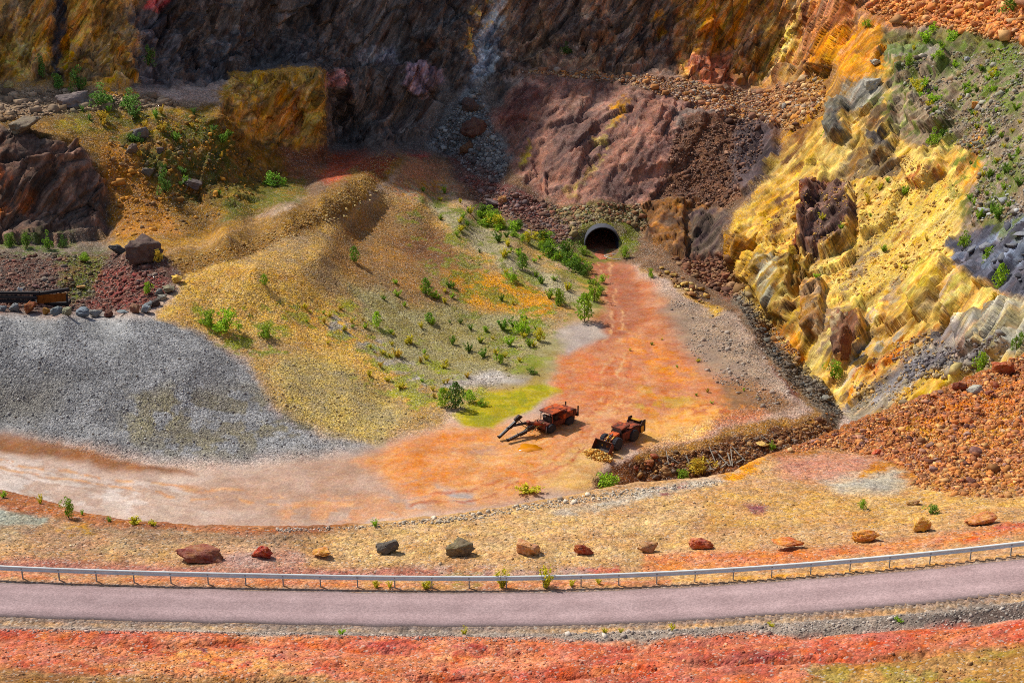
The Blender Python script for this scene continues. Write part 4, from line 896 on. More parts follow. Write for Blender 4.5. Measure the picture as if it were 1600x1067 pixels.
def sheet_objects(P, COL, ROCK, GRAV, FXg, FYg, regions, drop=None):
    h, w = P.shape[:2]; idx = np.arange(h*w).reshape(h, w)
    quads = np.stack([idx[:-1, :-1], idx[1:, :-1], idx[1:, 1:], idx[:-1, 1:]], -1).reshape(-1, 4)
    cx = (FXg[:-1, :-1]+FXg[1:, 1:]).ravel()/2; cyy = (FYg[:-1, :-1]+FYg[1:, 1:]).ravel()/2
    reg = np.zeros(len(quads), int)
    for r_, (name, pts) in enumerate(regions):
        if pts is None: continue
        a = np.asarray(pts, float)
        sel = np.nonzero((cx > a[:, 0].min()) & (cx < a[:, 0].max()) & (cyy > a[:, 1].min()) & (cyy < a[:, 1].max()))[0]
        if len(sel): reg[sel[poly_sd(cx[sel], cyy[sel], a) < 0]] = r_
    if drop is not None: reg[drop(cx, cyy)] = -1
    flatP, flatC = P.reshape(-1, 3), COL.reshape(-1, 3)
    # winding so that faces look up / at the camera
    q0 = quads[len(quads)//2]
    made = {}
    for r_, (name, _) in enumerate(regions):
        qs = quads[reg == r_]
        if not len(qs): continue
        used, inv = np.unique(qs, return_inverse=True); inv = inv.reshape(qs.shape)
        me = raw_mesh(name, flatP[used], inv)
        set_col(me, flatC[used]); set_float(me, 'rock', ROCK.ravel()[used]); set_float(me, 'gravel', GRAV.ravel()[used])
        o = link(name, me, M_TERR); tag(o, kind='structure'); made[name] = o
    return made

# ------------------------------------------------------------------ the setting
gravB = 1-np.clip(rockB*1.3, 0, 1)
gravB *= mask(fx, fy, [(R(-900,-500,2400,960), 1, 5), ([(-900,655),(0,672),(200,722),(300,732),(500,716),(690,668),(770,610),(880,505),(925,392),(965,392),(1080,500),(1200,620),(1000,700),(930,745),(900,960),(-900,960)], .25, 10)])
B_REG = [('pit_floor', None),
 ('back_rock_wall', [(-900,-500),(1340,-500),(1340,40),(1290,130),(1180,140),(1050,118),(1000,112),(830,105),(790,190),(800,270),(740,280),(640,228),(516,228),(512,105),(350,118),(300,150),(100,142),(-900,142)]),
 ('left_slope', [(-900,142),(100,142),(300,150),(350,118),(512,105),(516,228),(500,270),(420,330),(330,368),(180,390),(60,386),(-900,386)]),
 ('hollow', [(-900,386),(60,386),(180,390),(262,400),(285,430),(255,490),(180,488),(-900,488)]),
 ('earth_berm', [(262,400),(330,368),(420,330),(500,270),(516,228),(640,228),(640,245),(600,300),(510,352),(400,398),(285,430)]),
 ('gravel_slope', [(-900,488),(180,488),(255,490),(330,525),(400,575),(430,640),(500,680),(600,694),(500,713),(300,727),(200,717),(100,693),(0,668),(-900,640)]),
 ('spoil_mound', [(255,490),(285,430),(400,398),(510,352),(600,300),(640,245),(640,228),(740,280),(800,360),(925,468),(900,490),(860,530),(860,600),(760,615),(690,662),(600,694),(500,680),(430,640),(400,575),(330,525)]),
 ('rock_face', [(740,280),(800,270),(790,190),(830,105),(1000,112),(1050,118),(1180,140),(1290,130),(1230,220),(1150,350),(1145,440),(1010,392),(965,392),(915,392),(925,468),(800,360)]),
 ('right_rock_wall', [(1340,-500),(2400,-500),(2400,700),(1320,680),(1310,640),(1210,520),(1145,440),(1150,350),(1230,220),(1290,130),(1340,40)]),
 ('ditch', [(930,748),(1000,712),(1100,690),(1200,670),(1290,648),(1320,680),(2400,700),(2400,960),(930,960)]),
]
TUN = (940.5, 379.5, 27.0, 26.0)
def tunnel_hole(x, y): return (((x-TUN[0])/(TUN[2]))**2+((y-TUN[1])/TUN[3])**2 < 1) & (y < 389)
setB = sheet_objects(PB, COLB, rockB, gravB, GX, GY, B_REG, tunnel_hole)
F_REG = [('road_bank', None),
 ('rubble_slope', [(1190,712),(1200,705),(1300,670),(1450,608),(1600,550),(1900,430),(2400,300),(2400,760),(1900,780),(1620,768),(1480,757),(1420,738),(1380,714),(1300,700)]),
 ('near_slope', [(-1000,882),(-700,900),(-400,917),(-160,928),(0,937),(200,944),(400,948),(600,951),(800,951),(1000,946),(1200,936),(1400,920),(1600,900),(1900,864),(2300,810),(2500,780),(2500,1800),(-1000,1800)])]
gravF = np.clip(0.75*np.ones_like(rockFh)+rockFh, 0, 1)
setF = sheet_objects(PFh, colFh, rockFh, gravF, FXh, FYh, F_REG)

# asphalt: a strip 6 cm thick with ragged edges, crowned
def asphalt():
    m, nt, b = new_mat('worn_asphalt'); N = NT(nt)
    uv = N.n('ShaderNodeAttribute', attribute_name='across').outputs['Fac']
    pos = N.n('ShaderNodeNewGeometry').outputs['Position']
    n1 = N.noise(pos, .5, 6, .6); n2 = N.noise(pos, 9.0, 4, .8)
    v = N.n('ShaderNodeTexVoronoi'); v.inputs['Scale'].default_value = 14; N.l(pos, v.inputs['Vector'])
    sp = N.n('ShaderNodeSeparateColor'); N.l(v.outputs['Color'], sp.inputs[0])
    # wheel tracks polished paler
    tr = N.math('ADD', N.ramp(N.math('ABSOLUTE', N.math('SUBTRACT', N.math('ABSOLUTE', uv), .45)), 0, .28, .16, 0), 0)
    col = N.mixc(N.ramp(n1, .3, .7, 0, 1), alb((164, 138, 140)), alb((184, 158, 160)))
    edge = N.ramp(N.math('ADD', N.math('ABSOLUTE', uv), N.math('MULTIPLY', N.math('SUBTRACT', n2, .5), .22)), .84, .97, 0, 1)
    col = N.mixc(N.math('MULTIPLY', edge, .75), col, alb((122, 108, 106)))
    h = N.n('ShaderNodeHueSaturation'); N.l(col, h.inputs['Color'])
    N.l(N.math('MULTIPLY', N.math('ADD', N.ramp(n2, .25, .75, .84, 1.1), tr), N.ramp(sp.outputs[0], 0, 1, .82, 1.18)), h.inputs['Value'])
    N.l(h.outputs[0], b.inputs['Base Color']); b.inputs['Roughness'].default_value = .85
    bp = N.n('ShaderNodeBump'); bp.inputs['Distance'].default_value = .02; N.l(n2, bp.inputs['Height']); N.l(bp.outputs[0], b.inputs['Normal'])
    n = len(RC); cols = np.array([-1.0, -.97, -.6, -.3, 0, .3, .6, .97, 1.0]); V = []; A = []
    jl = fbm(RC/1.2, 3, 80)*.12; jr = fbm(RC/1.2+40, 3, 81)*.12
    for i in range(n):
        for k_, c_ in enumerate(cols):
            o_ = c_*ROAD_W/2 + (jl[i] if c_ < -.9 else jr[i] if c_ > .9 else 0)
            z = .03*(1-c_*c_) + (-.07 if abs(c_) == 1 else 0)
            V.append(RC[i]+RN[i]*o_+np.array([0, 0, z])); A.append(c_)
    V = np.array(V); w = len(cols); idx = np.arange(n*w).reshape(n, w)
    Q = np.stack([idx[:-1, :-1], idx[1:, :-1], idx[1:, 1:], idx[:-1, 1:]], -1).reshape(-1, 4)[:, ::-1]
    me = raw_mesh('asphalt_road', V, Q); set_float(me, 'across', A)
    return tag(link('asphalt_road', me, m), kind='structure')
asphalt()

# ------------------------------------------------------------------ rocks
def ico(sub):
    bm = bmesh.new(); bmesh.ops.create_icosphere(bm, subdivisions=sub, radius=1.0)
    V = np.array([v.co[:] for v in bm.verts]); F = np.array([[v.index for v in f.verts] for f in bm.faces]); bm.free(); return V, F
ICO = {k_: ico(k_) for k_ in (1, 2, 3, 4)}
def chisel(sub, cuts, seed, rough=.03, depth=(.45, .85)):
    """a broken rock: a ball cut by random planes, then roughened"""
    r_ = np.random.default_rng(seed); V, F = ICO[sub]; V = V.copy()
    for _ in range(cuts):
        n = r_.normal(size=3); n /= np.linalg.norm(n); h = r_.uniform(*depth)
        dd = V@n-h; V -= np.outer(np.clip(dd, 0, None), n)
    if rough: V += (V/(np.linalg.norm(V, axis=1)[:, None]+1e-6))*(fbm(V*2.2+seed*3.1, 3, seed)*rough*2.5)[:, None]
    V /= np.abs(V).max(0); return V, F
def hull_rock(npts, seed, cuts=0, rough=0.0):
    """angular rock: the hull of a few random points; large ones are divided and roughened"""
    r_ = np.random.default_rng(seed); q = r_.normal(size=(npts, 3)); q /= np.linalg.norm(q, axis=1)[:, None]
    q *= r_.uniform(.75, 1.1, npts)[:, None]; q = np.sign(q)*np.abs(q)**.75
    bm = bmesh.new()
    for p_ in q: bm.verts.new(p_)
    res = bmesh.ops.convex_hull(bm, input=bm.verts[:])
    bmesh.ops.delete(bm, geom=[g for g in res['geom_interior'] if isinstance(g, bmesh.types.BMVert)], context='VERTS')
    if cuts:
        bmesh.ops.bevel(bm, geom=bm.edges[:], offset=.05, segments=1, affect='EDGES')
        bmesh.ops.triangulate(bm, faces=bm.faces[:])
        for _ in range(cuts):
            bmesh.ops.subdivide_edges(bm, edges=[e for e in bm.edges if e.calc_length() > .12], cuts=1, use_grid_fill=True)
            bmesh.ops.triangulate(bm, faces=bm.faces[:])
    V = np.array([v.co[:] for v in bm.verts]); bm.verts.index_update(); bmesh.ops.triangulate(bm, faces=bm.faces[:])
    F = np.array([[v.index for v in f.verts] for f in bm.faces]); bm.free()
    if rough:
        n_ = V/(np.linalg.norm(V, axis=1)[:, None]+1e-6); fa, _, _ = facets(V*2.2+seed, seed)
        V = V+n_*(rough*1.6*fbm(V*2.6+seed*1.7, 4, seed)+rough*1.3*fa)[:, None]
    V /= np.abs(V).max(0); return V, F
ROCKM = []
for i in range(12):
    V, F = hull_rock(13, 100+i); ROCKM.append(raw_mesh('broken_rock', V, F, False)); ROCKM[-1].materials.append(M_ROCK)
BIGM = []
for i in range(14):
    V, F = hull_rock(16, 230+i, 3, .10); BIGM.append(raw_mesh('boulder', V, F, False)); BIGM[-1].materials.append(M_ROCK)

def put_rock(name, px, py, wpx, hpx, c, sheet, label, cat='rock', group=None, big=True, depth=.8, rot=None, tilt=.2, E=1.0, mesh=None, sink=.22):
    p = at(px, py, sheet); k_ = ppm(p)
    w_, h_ = wpx/k_/2, hpx/k_/2
    me = (BIGM if big else ROCKM)[mesh if mesh is not None else random.randrange(len(BIGM if big else ROCKM))]
    o = link(name, me)
    o.scale = (w_, w_*depth, h_); o.location = (p.x, p.y+w_*depth*.3, p.z+h_*(1-sink*2)+0.0)
    o.rotation_euler = (random.uniform(-tilt, tilt)*.5, random.uniform(-tilt, tilt), random.choice((0, math.pi))+random.uniform(-.35, .35) if rot is None else rot)
    o.color = (*alb(c, E), 1)
    return tag(o, label, cat, group)

G = 'boulders set in a row along the road bank'
ROAD_BOULDERS = [
 (316,879,80,24,(150,92,70),'long low red-brown boulder, the largest and leftmost beside the road',0),
 (409,872,36,21,(168,72,44),'small dark red boulder second from the left beside the road',1),
 (502,873,38,14,(206,142,70),'low ochre boulder third from the left beside the road',2),
 (605,868,38,22,(104,96,88),'rounded dark grey boulder beside the road',3),
 (716,870,54,28,(128,112,86),'mottled grey-olive boulder, the biggest grey one beside the road',4),
 (823,868,50,24,(202,142,96),'tan boulder with pale undercut front beside the road',5),
 (912,868,32,19,(170,92,62),'small red-brown boulder in the middle of the roadside row',6),
 (1016,865,40,19,(178,130,88),'tan-brown pointed boulder on dark red soil beside the road',7),
 (1096,860,41,22,(188,108,66),'orange-brown block of a boulder, fifth from the right beside the road',8),
 (1229,861,54,27,(206,120,56),'orange boulder with a hump at its right end beside the road',9),
 (1353,848,44,22,(204,136,58),'ochre wedge-shaped boulder third from the right beside the road',10),
 (1440,834,30,29,(206,150,74),'upright tilted ochre boulder second from the right beside the road',11),
 (1532,822,52,19,(202,132,76),'flat tan-orange boulder, the rightmost beside the road',12),
]
for px, py, w_, h_, c, lab, mi in ROAD_BOULDERS:
    put_rock('roadside_boulder', px, py-3, w_, h_, c, 'F', lab, 'boulder', G, mesh=mi, rot=random.uniform(-.3, .3), sink=.16, E=.78, depth=.65)

# kerb of stones along the top edge of the grey gravel
ords = ['first','second','third','fourth','fifth','sixth','seventh','eighth','ninth','tenth','eleventh','twelfth','thirteenth','fourteenth','fifteenth','sixteenth','seventeenth','eighteenth']
KERB = [(4,486,12,12,(130,134,140),'grey'),(22,486,18,15,(142,144,148),'grey'),(48,489,27,20,(146,84,50),'round rust-brown'),(72,491,11,12,(176,126,62),'small tan'),(87,492,24,14,(124,132,136),'grey'),(105,493,18,15,(150,146,120),'olive-grey'),
        (128,494,27,16,(132,142,154),'long blue-grey'),(150,494,22,15,(150,148,146),'pale grey'),(169,494,16,13,(112,72,60),'dark red-brown'),(190,492,20,13,(136,144,150),'blue-grey'),(210,488,19,17,(148,106,86),'brown'),
        (228,487,17,15,(156,164,172),'pale blue-grey'),(232,479,14,11,(136,142,146),'grey'),(243,477,16,13,(88,78,74),'dark brown'),(252,468,17,11,(166,162,150),'pale'),(248,459,14,11,(140,140,134),'grey'),(264,456,23,12,(150,140,116),'long olive')]
for i, (px, py, w_, h_, c, word) in enumerate(KERB):
    put_rock('kerb_stone', px, py, w_, h_, c, 'B', f'{word} stone, {ords[i]} from the left in the row along the gravel edge', 'stone', 'stones lined up along the gravel edge', depth=.9, mesh=i % 14, sink=.1)
put_rock('yellow_stone', 277,441,21,15,(232,184,80),'B','bright yellow stone at the end of the row of kerb stones','stone')
put_rock('boulder', 222,411,68,46,(106,86,80),'B','large grey-purple boulder on the bench above the red rubble','boulder', mesh=4, sink=.1, rot=.1, E=.9)
put_rock('slate_slab', 182,400,34,18,(92,88,88),'B','dark tilted slab leaning beside the large grey-purple boulder','rock', mesh=2, rot=.3, depth=.5, sink=.05)
put_rock('stone', 127,452,16,12,(186,140,84),'B','single tan stone on the dark slope above the stone row','stone')
put_rock('stone', 32,456,9,10,(214,210,206),'B','small white stone above the black timbers','stone')
put_rock('stone', 56,450,16,8,(150,110,104),'B','flat pinkish stone above the black timbers','stone')
put_rock('boulder', 217,213,32,24,(98,90,88),'B','dark grey boulder near the top of the shaded ochre slope','boulder', E=.6)
put_rock('boulder', 302,300,36,40,(88,78,76),'B','tall dark grey boulder low on the shaded ochre slope','boulder', E=.6, sink=.15)
put_rock('boulder', 206,238,22,18,(100,84,74),'B','brown boulder half buried in the shaded ochre slope','boulder', E=.6)
put_rock('boulder', 250,240,16,14,(92,78,74),'B','small dark boulder in the middle of the shaded ochre slope','boulder', E=.6)
put_rock('boulder', 232,275,22,18,(92,82,72),'B','dark mossy boulder beside the bush on the shaded slope','boulder', E=.6)
put_rock('boulder', 118,166,58,32,(92,86,92),'B','long grey slab-like boulder on the upper left bench','boulder', E=.45, mesh=0)
put_rock('boulder', 40,216,70,28,(104,92,78),'B','wide grey-brown slab on top of the dark left rock','boulder', E=.5, mesh=2, sink=.2)
put_rock('stone', 13,138,18,14,(150,128,78),'B','yellowish stone on the upper left bench under the wall','stone', E=.5)
put_rock('boulder', 738,215,44,34,(78,54,46),'B','dark red-brown block jammed in the grey scree chute','boulder', E=.5, mesh=8, sink=.05)
put_rock('boulder', 735,178,28,30,(66,58,62),'B','dark upright block at the top of the grey scree chute','boulder', E=.45, mesh=6, sink=.1)
put_rock('boulder', 728,240,22,26,(84,60,44),'B','brown block below the dark block in the scree chute','boulder', E=.5)
put_rock('boulder', 768,322,28,16,(120,104,104),'B','grey boulder among the red rubble behind the mound','boulder', E=.7)
put_rock('boulder', 786,318,18,16,(150,104,64),'B','ochre boulder beside the grey one behind the mound','boulder', E=.7)
put_rock('boulder', 1137,436,22,16,(172,112,80),'B','pinkish boulder at the foot of the yellow cliff','boulder')
put_rock('standing_slab', 1327,560,34,66,(134,84,58),'B','tall rust-brown slab standing out of the yellow cliff foot','rock', mesh=7, depth=.5, rot=.25, tilt=.05, sink=.15)
put_rock('boulder', 1525,618,30,17,(188,180,168),'F','pale grey slab lying on the red rubble slope','boulder', mesh=0, sink=.1)
put_rock('boulder', 1566,586,44,27,(182,98,56),'F','big orange-brown boulder at the top of the red rubble slope','boulder', mesh=5, sink=.15)
put_rock('boulder', 1500,610,26,17,(150,84,58),'F','red-brown boulder left of the pale slab on the rubble slope','boulder', mesh=6, sink=.15)
put_rock('boulder', 1370,708,16,11,(220,104,66),'F','flat bright red-orange stone at the lower edge of the rubble','stone', mesh=1)
put_rock('boulder', 1586,718,14,12,(206,124,92),'F','pinkish boulder at the right edge of the rubble slope','boulder', mesh=9)
put_rock('boulder', 1428,788,24,9,(204,156,98),'F','low tan stone left of the dark green bush on the bank','stone', mesh=3)
put_rock('yellow_block', 1190,702,22,14,(236,194,112),'B','pale yellow squared block lying in the ditch','block', mesh=9, rot=.4, sink=.05)
put_rock('boulder', 1365,95,18,12,(186,178,164),'B','pale boulder on the ledge above the yellow face','boulder')
put_rock('boulder', 1362,134,30,20,(196,190,178),'B','pale grey outcrop block on the yellow spur','boulder', mesh=3)
put_rock('boulder', 1525,168,20,13,(214,140,60),'B','orange boulder on the grey slope at upper right','boulder')
put_rock('boulder', 1512,96,11,9,(176,176,180),'B','lone pale grey boulder on the green slope at upper right','boulder')

# ---- rubble: the largest pieces are objects, the rest one heap per place
def in_poly_points(poly, n, sheet, seed):
    r_ = np.random.default_rng(seed); a = np.asarray(poly, float); out = np.zeros((0, 2))
    while len(out) < n:
        q = r_.uniform(a.min(0), a.max(0), (n*3, 2)); q = q[poly_sd(q[:, 0], q[:, 1], a) < 0]
        if sheet == 'F': q = q[q[:, 1] > crest_y(q[:, 0])+2]
        out = np.concatenate([out, q])
    return out[:n]
STONES = []
for i in range(16):
    r_ = np.random.default_rng(300+i)
    V = np.array([(x, y, z) for z in (-1, 1) for y in (-1, 1) for x in (-1, 1)], float)
    V = V*r_.uniform(.55, 1.0, (8, 3)); V[4:, :2] *= r_.uniform(.45, .95)
    V[4:, :2] += r_.normal(0, .2, (1, 2)); STONES.append(V)
SF = np.array([[0,2,1],[1,2,3],[4,5,6],[5,7,6],[0,1,4],[1,5,4],[1,3,5],[3,7,5],[3,2,7],[2,6,7],[2,0,6],[0,4,6]])
def stone_field(name, poly, n, sheet, size, palette, seed, label, cat, E=1.0, own=.35, flat=.6, clump=0.0, smax=3.2):
    r_ = np.random.default_rng(seed); n = int(n*1.3)
    q = in_poly_points(poly, n if not clump else int(n*1.8), sheet, seed)
    P = ground(q[:, 0], q[:, 1], sheet)
    if clump:
        keep = fbm(P/3.5, 3, seed) > r_.normal(0, .25, len(P)) - (.1 if clump < .5 else 0)
        q = q[keep][:n]; P = P[keep][:n]
    n = len(P); Cg = ground(q[:, 0], q[:, 1], sheet, 'C')
    s = size*.52*np.exp(r_.normal(0, .62, n)); s = np.clip(s, size*.18, size*smax)
    pal = np.array([alb(c, E) for c in palette]); pc = pal[r_.integers(0, len(pal), n)]
    colr = (pc*(1-own)+Cg*own)*r_.uniform(.75, 1.6, n)[:, None]
    allV = np.empty((n, 8, 3)); base = np.stack(STONES)[r_.integers(0, len(STONES), n)]
    sc_ = s[:, None]*np.stack([r_.uniform(.7, 1.35, n), r_.uniform(.6, 1.2, n), r_.uniform(.35, .85, n)*flat/.6], -1)
    base = base*sc_[:, None, :]
    ang = r_.uniform(0, 2*np.pi, n); ca, sa = np.cos(ang), np.sin(ang); tl = r_.normal(0, .3, n); ct, s_t = np.cos(tl), np.sin(tl)
    y1 = base[..., 1]*ct[:, None]-base[..., 2]*s_t[:, None]; z1 = base[..., 1]*s_t[:, None]+base[..., 2]*ct[:, None]
    allV[..., 0] = base[..., 0]*ca[:, None]-y1*sa[:, None]; allV[..., 1] = base[..., 0]*sa[:, None]+y1*ca[:, None]; allV[..., 2] = z1
    allV += (P+np.array([0, 0, 1])*(s*.18)[:, None])[:, None, :]
    F = (SF[None]+(np.arange(n)*8)[:, None, None]).reshape(-1, 3)
    me = raw_mesh(name, allV.reshape(-1, 3), F, False); set_col(me, np.repeat(colr, 8, 0))
    return tag(link(name, me, M_STONES), label, cat, kind='stuff')

def rock_group(name, poly, n, sheet, wpx, palette, seed, label, cat, group, E=1.0, flat=.65):
    random.seed(seed); r_ = np.random.default_rng(seed)
    q = in_poly_points(poly, n, sheet, seed)
    for px, py in q:
        w_ = wpx*float(np.exp(r_.normal(-.12, .42))); c = palette[r_.integers(len(palette))]
        cc = tuple(np.clip(np.array(c)*r_.uniform(.85, 1.12), 0, 255))
        put_rock(name, px, py, w_, w_*flat*r_.uniform(.5, 1.1), cc, sheet, label, cat, group, big=False, depth=r_.uniform(.6, 1.0), rot=r_.uniform(0, 6.28), tilt=.5, E=E, sink=.15)

TALUS = [(1195,712),(1300,676),(1450,614),(1600,556),(1640,545),(1640,760),(1480,752),(1420,735),(1380,712),(1300,697)]
RED = [(176,104,66),(150,88,62),(198,122,74),(186,116,66),(124,84,74),(206,146,92),(160,120,106),(112,70,58),(204,162,112)]
rock_group('rubble_rock', TALUS, 240, 'F', 8, RED, 31, 'angular rust-red rock in the rubble slope on the right', 'rock', 'larger rocks of the red rubble slope', E=.75)
stone_field('rubble', TALUS, 16000, 'F', .105, RED, 32, 'rust-red broken rubble covering the slope on the right', 'rubble', own=.35, E=.8)
stone_field('rubble', [(1440,735),(1640,730),(1640,775),(1500,775),(1420,760)], 900, 'F', .15, RED, 33, 'loose red stones at the foot of the rubble slope', 'rubble', own=.4)
DITCH_EDGE = [(1150,742),(1195,712),(1300,678),(1310,690),(1200,730),(1165,748)]
rock_group('ditch_rock', [(1180,690),(1290,645),(1312,660),(1300,672),(1200,705)], 40, 'B', 8, [(140,96,60),(116,82,62),(168,120,70),(104,74,56)], 34, 'brown rock in the dark bank of the ditch', 'rock', 'rocks in the ditch bank', E=.8)
rock_group('ditch_rock', [(1240,590),(1300,630),(1316,655),(1300,650),(1255,610),(1200,545),(1170,500),(1180,495)], 50, 'B', 7, [(118,118,118),(84,80,78),(140,136,126),(96,90,84)], 35, 'grey rock in the gully under the yellow cliff', 'rock', 'rocks in the gully')
stone_field('rubble', [(1140,450),(1165,455),(1240,545),(1300,615),(1320,655),(1300,655),(1250,610),(1190,545)], 2200, 'B', .2, [(98,96,94),(66,60,58),(128,122,112),(96,78,62)], 36, 'grey stones filling the gully under the yellow cliff', 'rubble')
stone_field('rubble', [(990,722),(1100,700),(1200,678),(1290,655),(1305,675),(1200,712),(1100,742),(1000,748)], 2200, 'B', .17, [(140,100,64),(96,66,48),(180,140,96),(120,112,104)], 37, 'earth and stones on the dark ditch bank', 'rubble', E=.9)
rock_group('ditch_rock', [(985,735),(1030,705),(1060,705),(1050,735),(1000,752)], 26, 'B', 9, [(170,110,64),(150,80,50),(196,150,90),(110,84,64)], 38, 'rust-coloured rock at the near end of the ditch', 'rock', 'rocks at the near end of the ditch', E=.9)
# upper right
UPR = [(1345,10),(1420,-30),(1620,-30),(1620,70),(1540,62),(1460,38),(1400,35)]
ORA = [(214,140,76),(196,120,66),(176,104,66),(226,166,96),(190,146,104),(160,110,80)]
rock_group('orange_rock', UPR, 130, 'B', 11, ORA, 41, 'orange-tan slab in the rubble at the top right', 'rock', 'orange slabs of the top right rubble', E=.7)
stone_field('rubble', UPR, 3500, 'B', .36, ORA, 42, 'orange broken rubble at the top right', 'rubble', E=.75)
BEN = [(1195,150),(1240,130),(1285,112),(1290,160),(1245,200),(1190,192),(1160,178)]
TAN = [(176,140,104),(150,104,76),(196,166,126),(120,86,70),(160,150,140),(184,124,66)]
rock_group('bench_rock', BEN, 80, 'B', 8, TAN, 43, 'tan-brown rock in the rubble fan on the middle bench', 'rock', 'rocks of the bench rubble fan', E=.8)
stone_field('rubble', [(800,108),(900,110),(1050,122),(1180,145),(1285,120),(1290,165),(1240,205),(1150,188),(1000,136)], 5200, 'B', .26, TAN, 44, 'brown rubble lying along the bench under the upper wall', 'rubble', E=.75)
stone_field('rubble', [(1060,200),(1190,185),(1200,240),(1140,330),(1060,310),(1030,300)], 3000, 'B', .2, [(120,84,66),(96,70,60),(150,116,96),(84,66,60)], 45, 'dark brown rubble slope right of the tunnel', 'rubble', E=.75)
stone_field('rubble', [(1400,110),(1600,70),(1640,330),(1510,350),(1540,250),(1480,220)], 4200, 'B', .22, [(150,146,142),(120,114,110),(176,170,162),(160,130,100)], 46, 'grey stones strewn over the upper right slope', 'rubble', clump=1)
rock_group('slate_rock', [(1535,300),(1600,290),(1610,330),(1530,345)], 24, 'B', 9, [(176,178,184),(150,150,156),(196,196,198)], 47, 'pale slate piece on the upper right slope', 'rock', 'pale slate pieces')
rock_group('slate_rock', [(1500,395),(1600,345),(1640,350),(1640,450),(1560,440)], 50, 'B', 13, [(98,98,110),(118,120,132),(84,84,94),(140,142,152)], 48, 'dark blue-grey slate slab at the right edge', 'rock', 'dark slate slabs at the right edge', flat=.4)
stone_field('rubble', [(1410,560),(1500,545),(1590,530),(1560,575),(1480,590),(1420,592)], 700, 'B', .28, [(104,102,112),(134,130,134),(84,80,86)], 49, 'dark grey stones on the cliff foot at right', 'rubble')
stone_field('rubble', [(1250,300),(1400,240),(1500,290),(1480,400),(1350,470),(1250,430),(1160,380)], 2600, 'B', .18, [(216,170,84),(186,130,64),(150,110,80),(236,200,120)], 50, 'yellow and brown stones scattered on the yellow cliff', 'rubble', clump=1)
stone_field('rubble', [(1340,560),(1460,510),(1500,560),(1400,640),(1330,640)], 900, 'B', .2, [(176,160,130),(140,130,130),(206,160,90)], 51, 'mixed stones on the lower grey face of the cliff', 'rubble', clump=1)
# middle
stone_field('scree', [(716,160),(745,140),(768,200),(796,258),(780,288),(744,275),(700,240),(668,228)], 3600, 'B', .24, [(90,96,106),(60,64,72),(112,118,126),(72,68,72)], 61, 'blue-grey scree in the chute below the back wall', 'scree', E=.42)
stone_field('rubble', [(720,270),(800,300),(880,325),(905,365),(880,385),(800,345),(740,310)], 2200, 'B', .24, [(112,64,56),(92,68,60),(140,110,100),(104,96,98)], 62, 'dark red rubble between the mound and the rock face', 'rubble', E=.7)
stone_field('rubble', [(865,325),(1000,318),(1015,365),(985,350),(940,342),(905,350),(900,370)], 1100, 'B', .26, [(140,120,90),(116,100,84),(150,100,80),(160,150,130)], 63, 'small stones on the slope above the tunnel mouth', 'rubble', E=.8)
rock_group('yellow_rock', [(1000,410),(1050,425),(1115,465),(1125,485),(1080,465),(1030,435)], 44, 'B', 9, [(216,176,96),(196,150,78),(232,200,130),(170,120,76)], 64, 'yellow-tan rock on the low berm beside the red track', 'rock', 'yellow rocks on the track berm')
stone_field('rubble', [(1080,405),(1150,405),(1165,450),(1150,470),(1090,440),(1050,405)], 900, 'B', .30, [(120,84,64),(96,70,60),(150,120,90)], 65, 'dark stones at the foot of the outcrop right of the track', 'rubble', E=.8)
stone_field('gravel', [(1040,465),(1120,480),(1200,545),(1250,610),(1200,640),(1120,600),(1070,540)], 1500, 'B', .13, [(160,152,146),(136,124,116),(176,168,160)], 66, 'grey gravel on the right side of the pit floor', 'gravel', clump=1)
# mound and heap
stone_field('gravel', [(-100,490),(0,492),(250,500),(330,530),(400,580),(430,640),(500,682),(590,692),(500,708),(300,722),(150,700),(0,666),(-100,640)], 15000, 'B', .058, [(164,164,168),(124,124,128),(200,200,202),(102,102,106),(144,138,130)], 71, 'loose blue-grey gravel covering the heap', 'gravel', own=.25)
stone_field('gravel', [(400,560),(520,560),(640,640),(690,655),(600,690),(500,680),(430,640)], 4000, 'B', .065, [(186,168,110),(160,146,110),(206,190,140),(130,124,112)], 72, 'yellowish gravel at the toe of the mound', 'gravel', own=.4)
stone_field('gravel', [(260,500),(290,430),(400,405),(520,350),(620,300),(680,310),(930,470),(860,520),(850,590),(700,640),(560,560),(330,520)], 7500, 'B', .06, [(190,164,104),(160,136,90),(214,196,150),(132,110,78)], 73, 'small stones strewn over the ochre mound', 'gravel', own=.5)
stone_field('gravel', [(260,410),(400,372),(520,310),(600,235),(620,250),(560,315),(420,392),(280,428)], 3000, 'B', .10, [(190,150,90),(150,112,64),(220,196,140)], 74, 'ochre stones on the earth berm', 'gravel', own=.4)
rock_group('berm_rock', [(540,330),(590,295),(600,300),(560,335),(480,365),(470,360)], 26, 'B', 6, [(226,200,140),(206,170,100),(180,150,110)], 75, 'pale yellow stone at the foot of the earth berm', 'rock', 'pale stones along the berm')
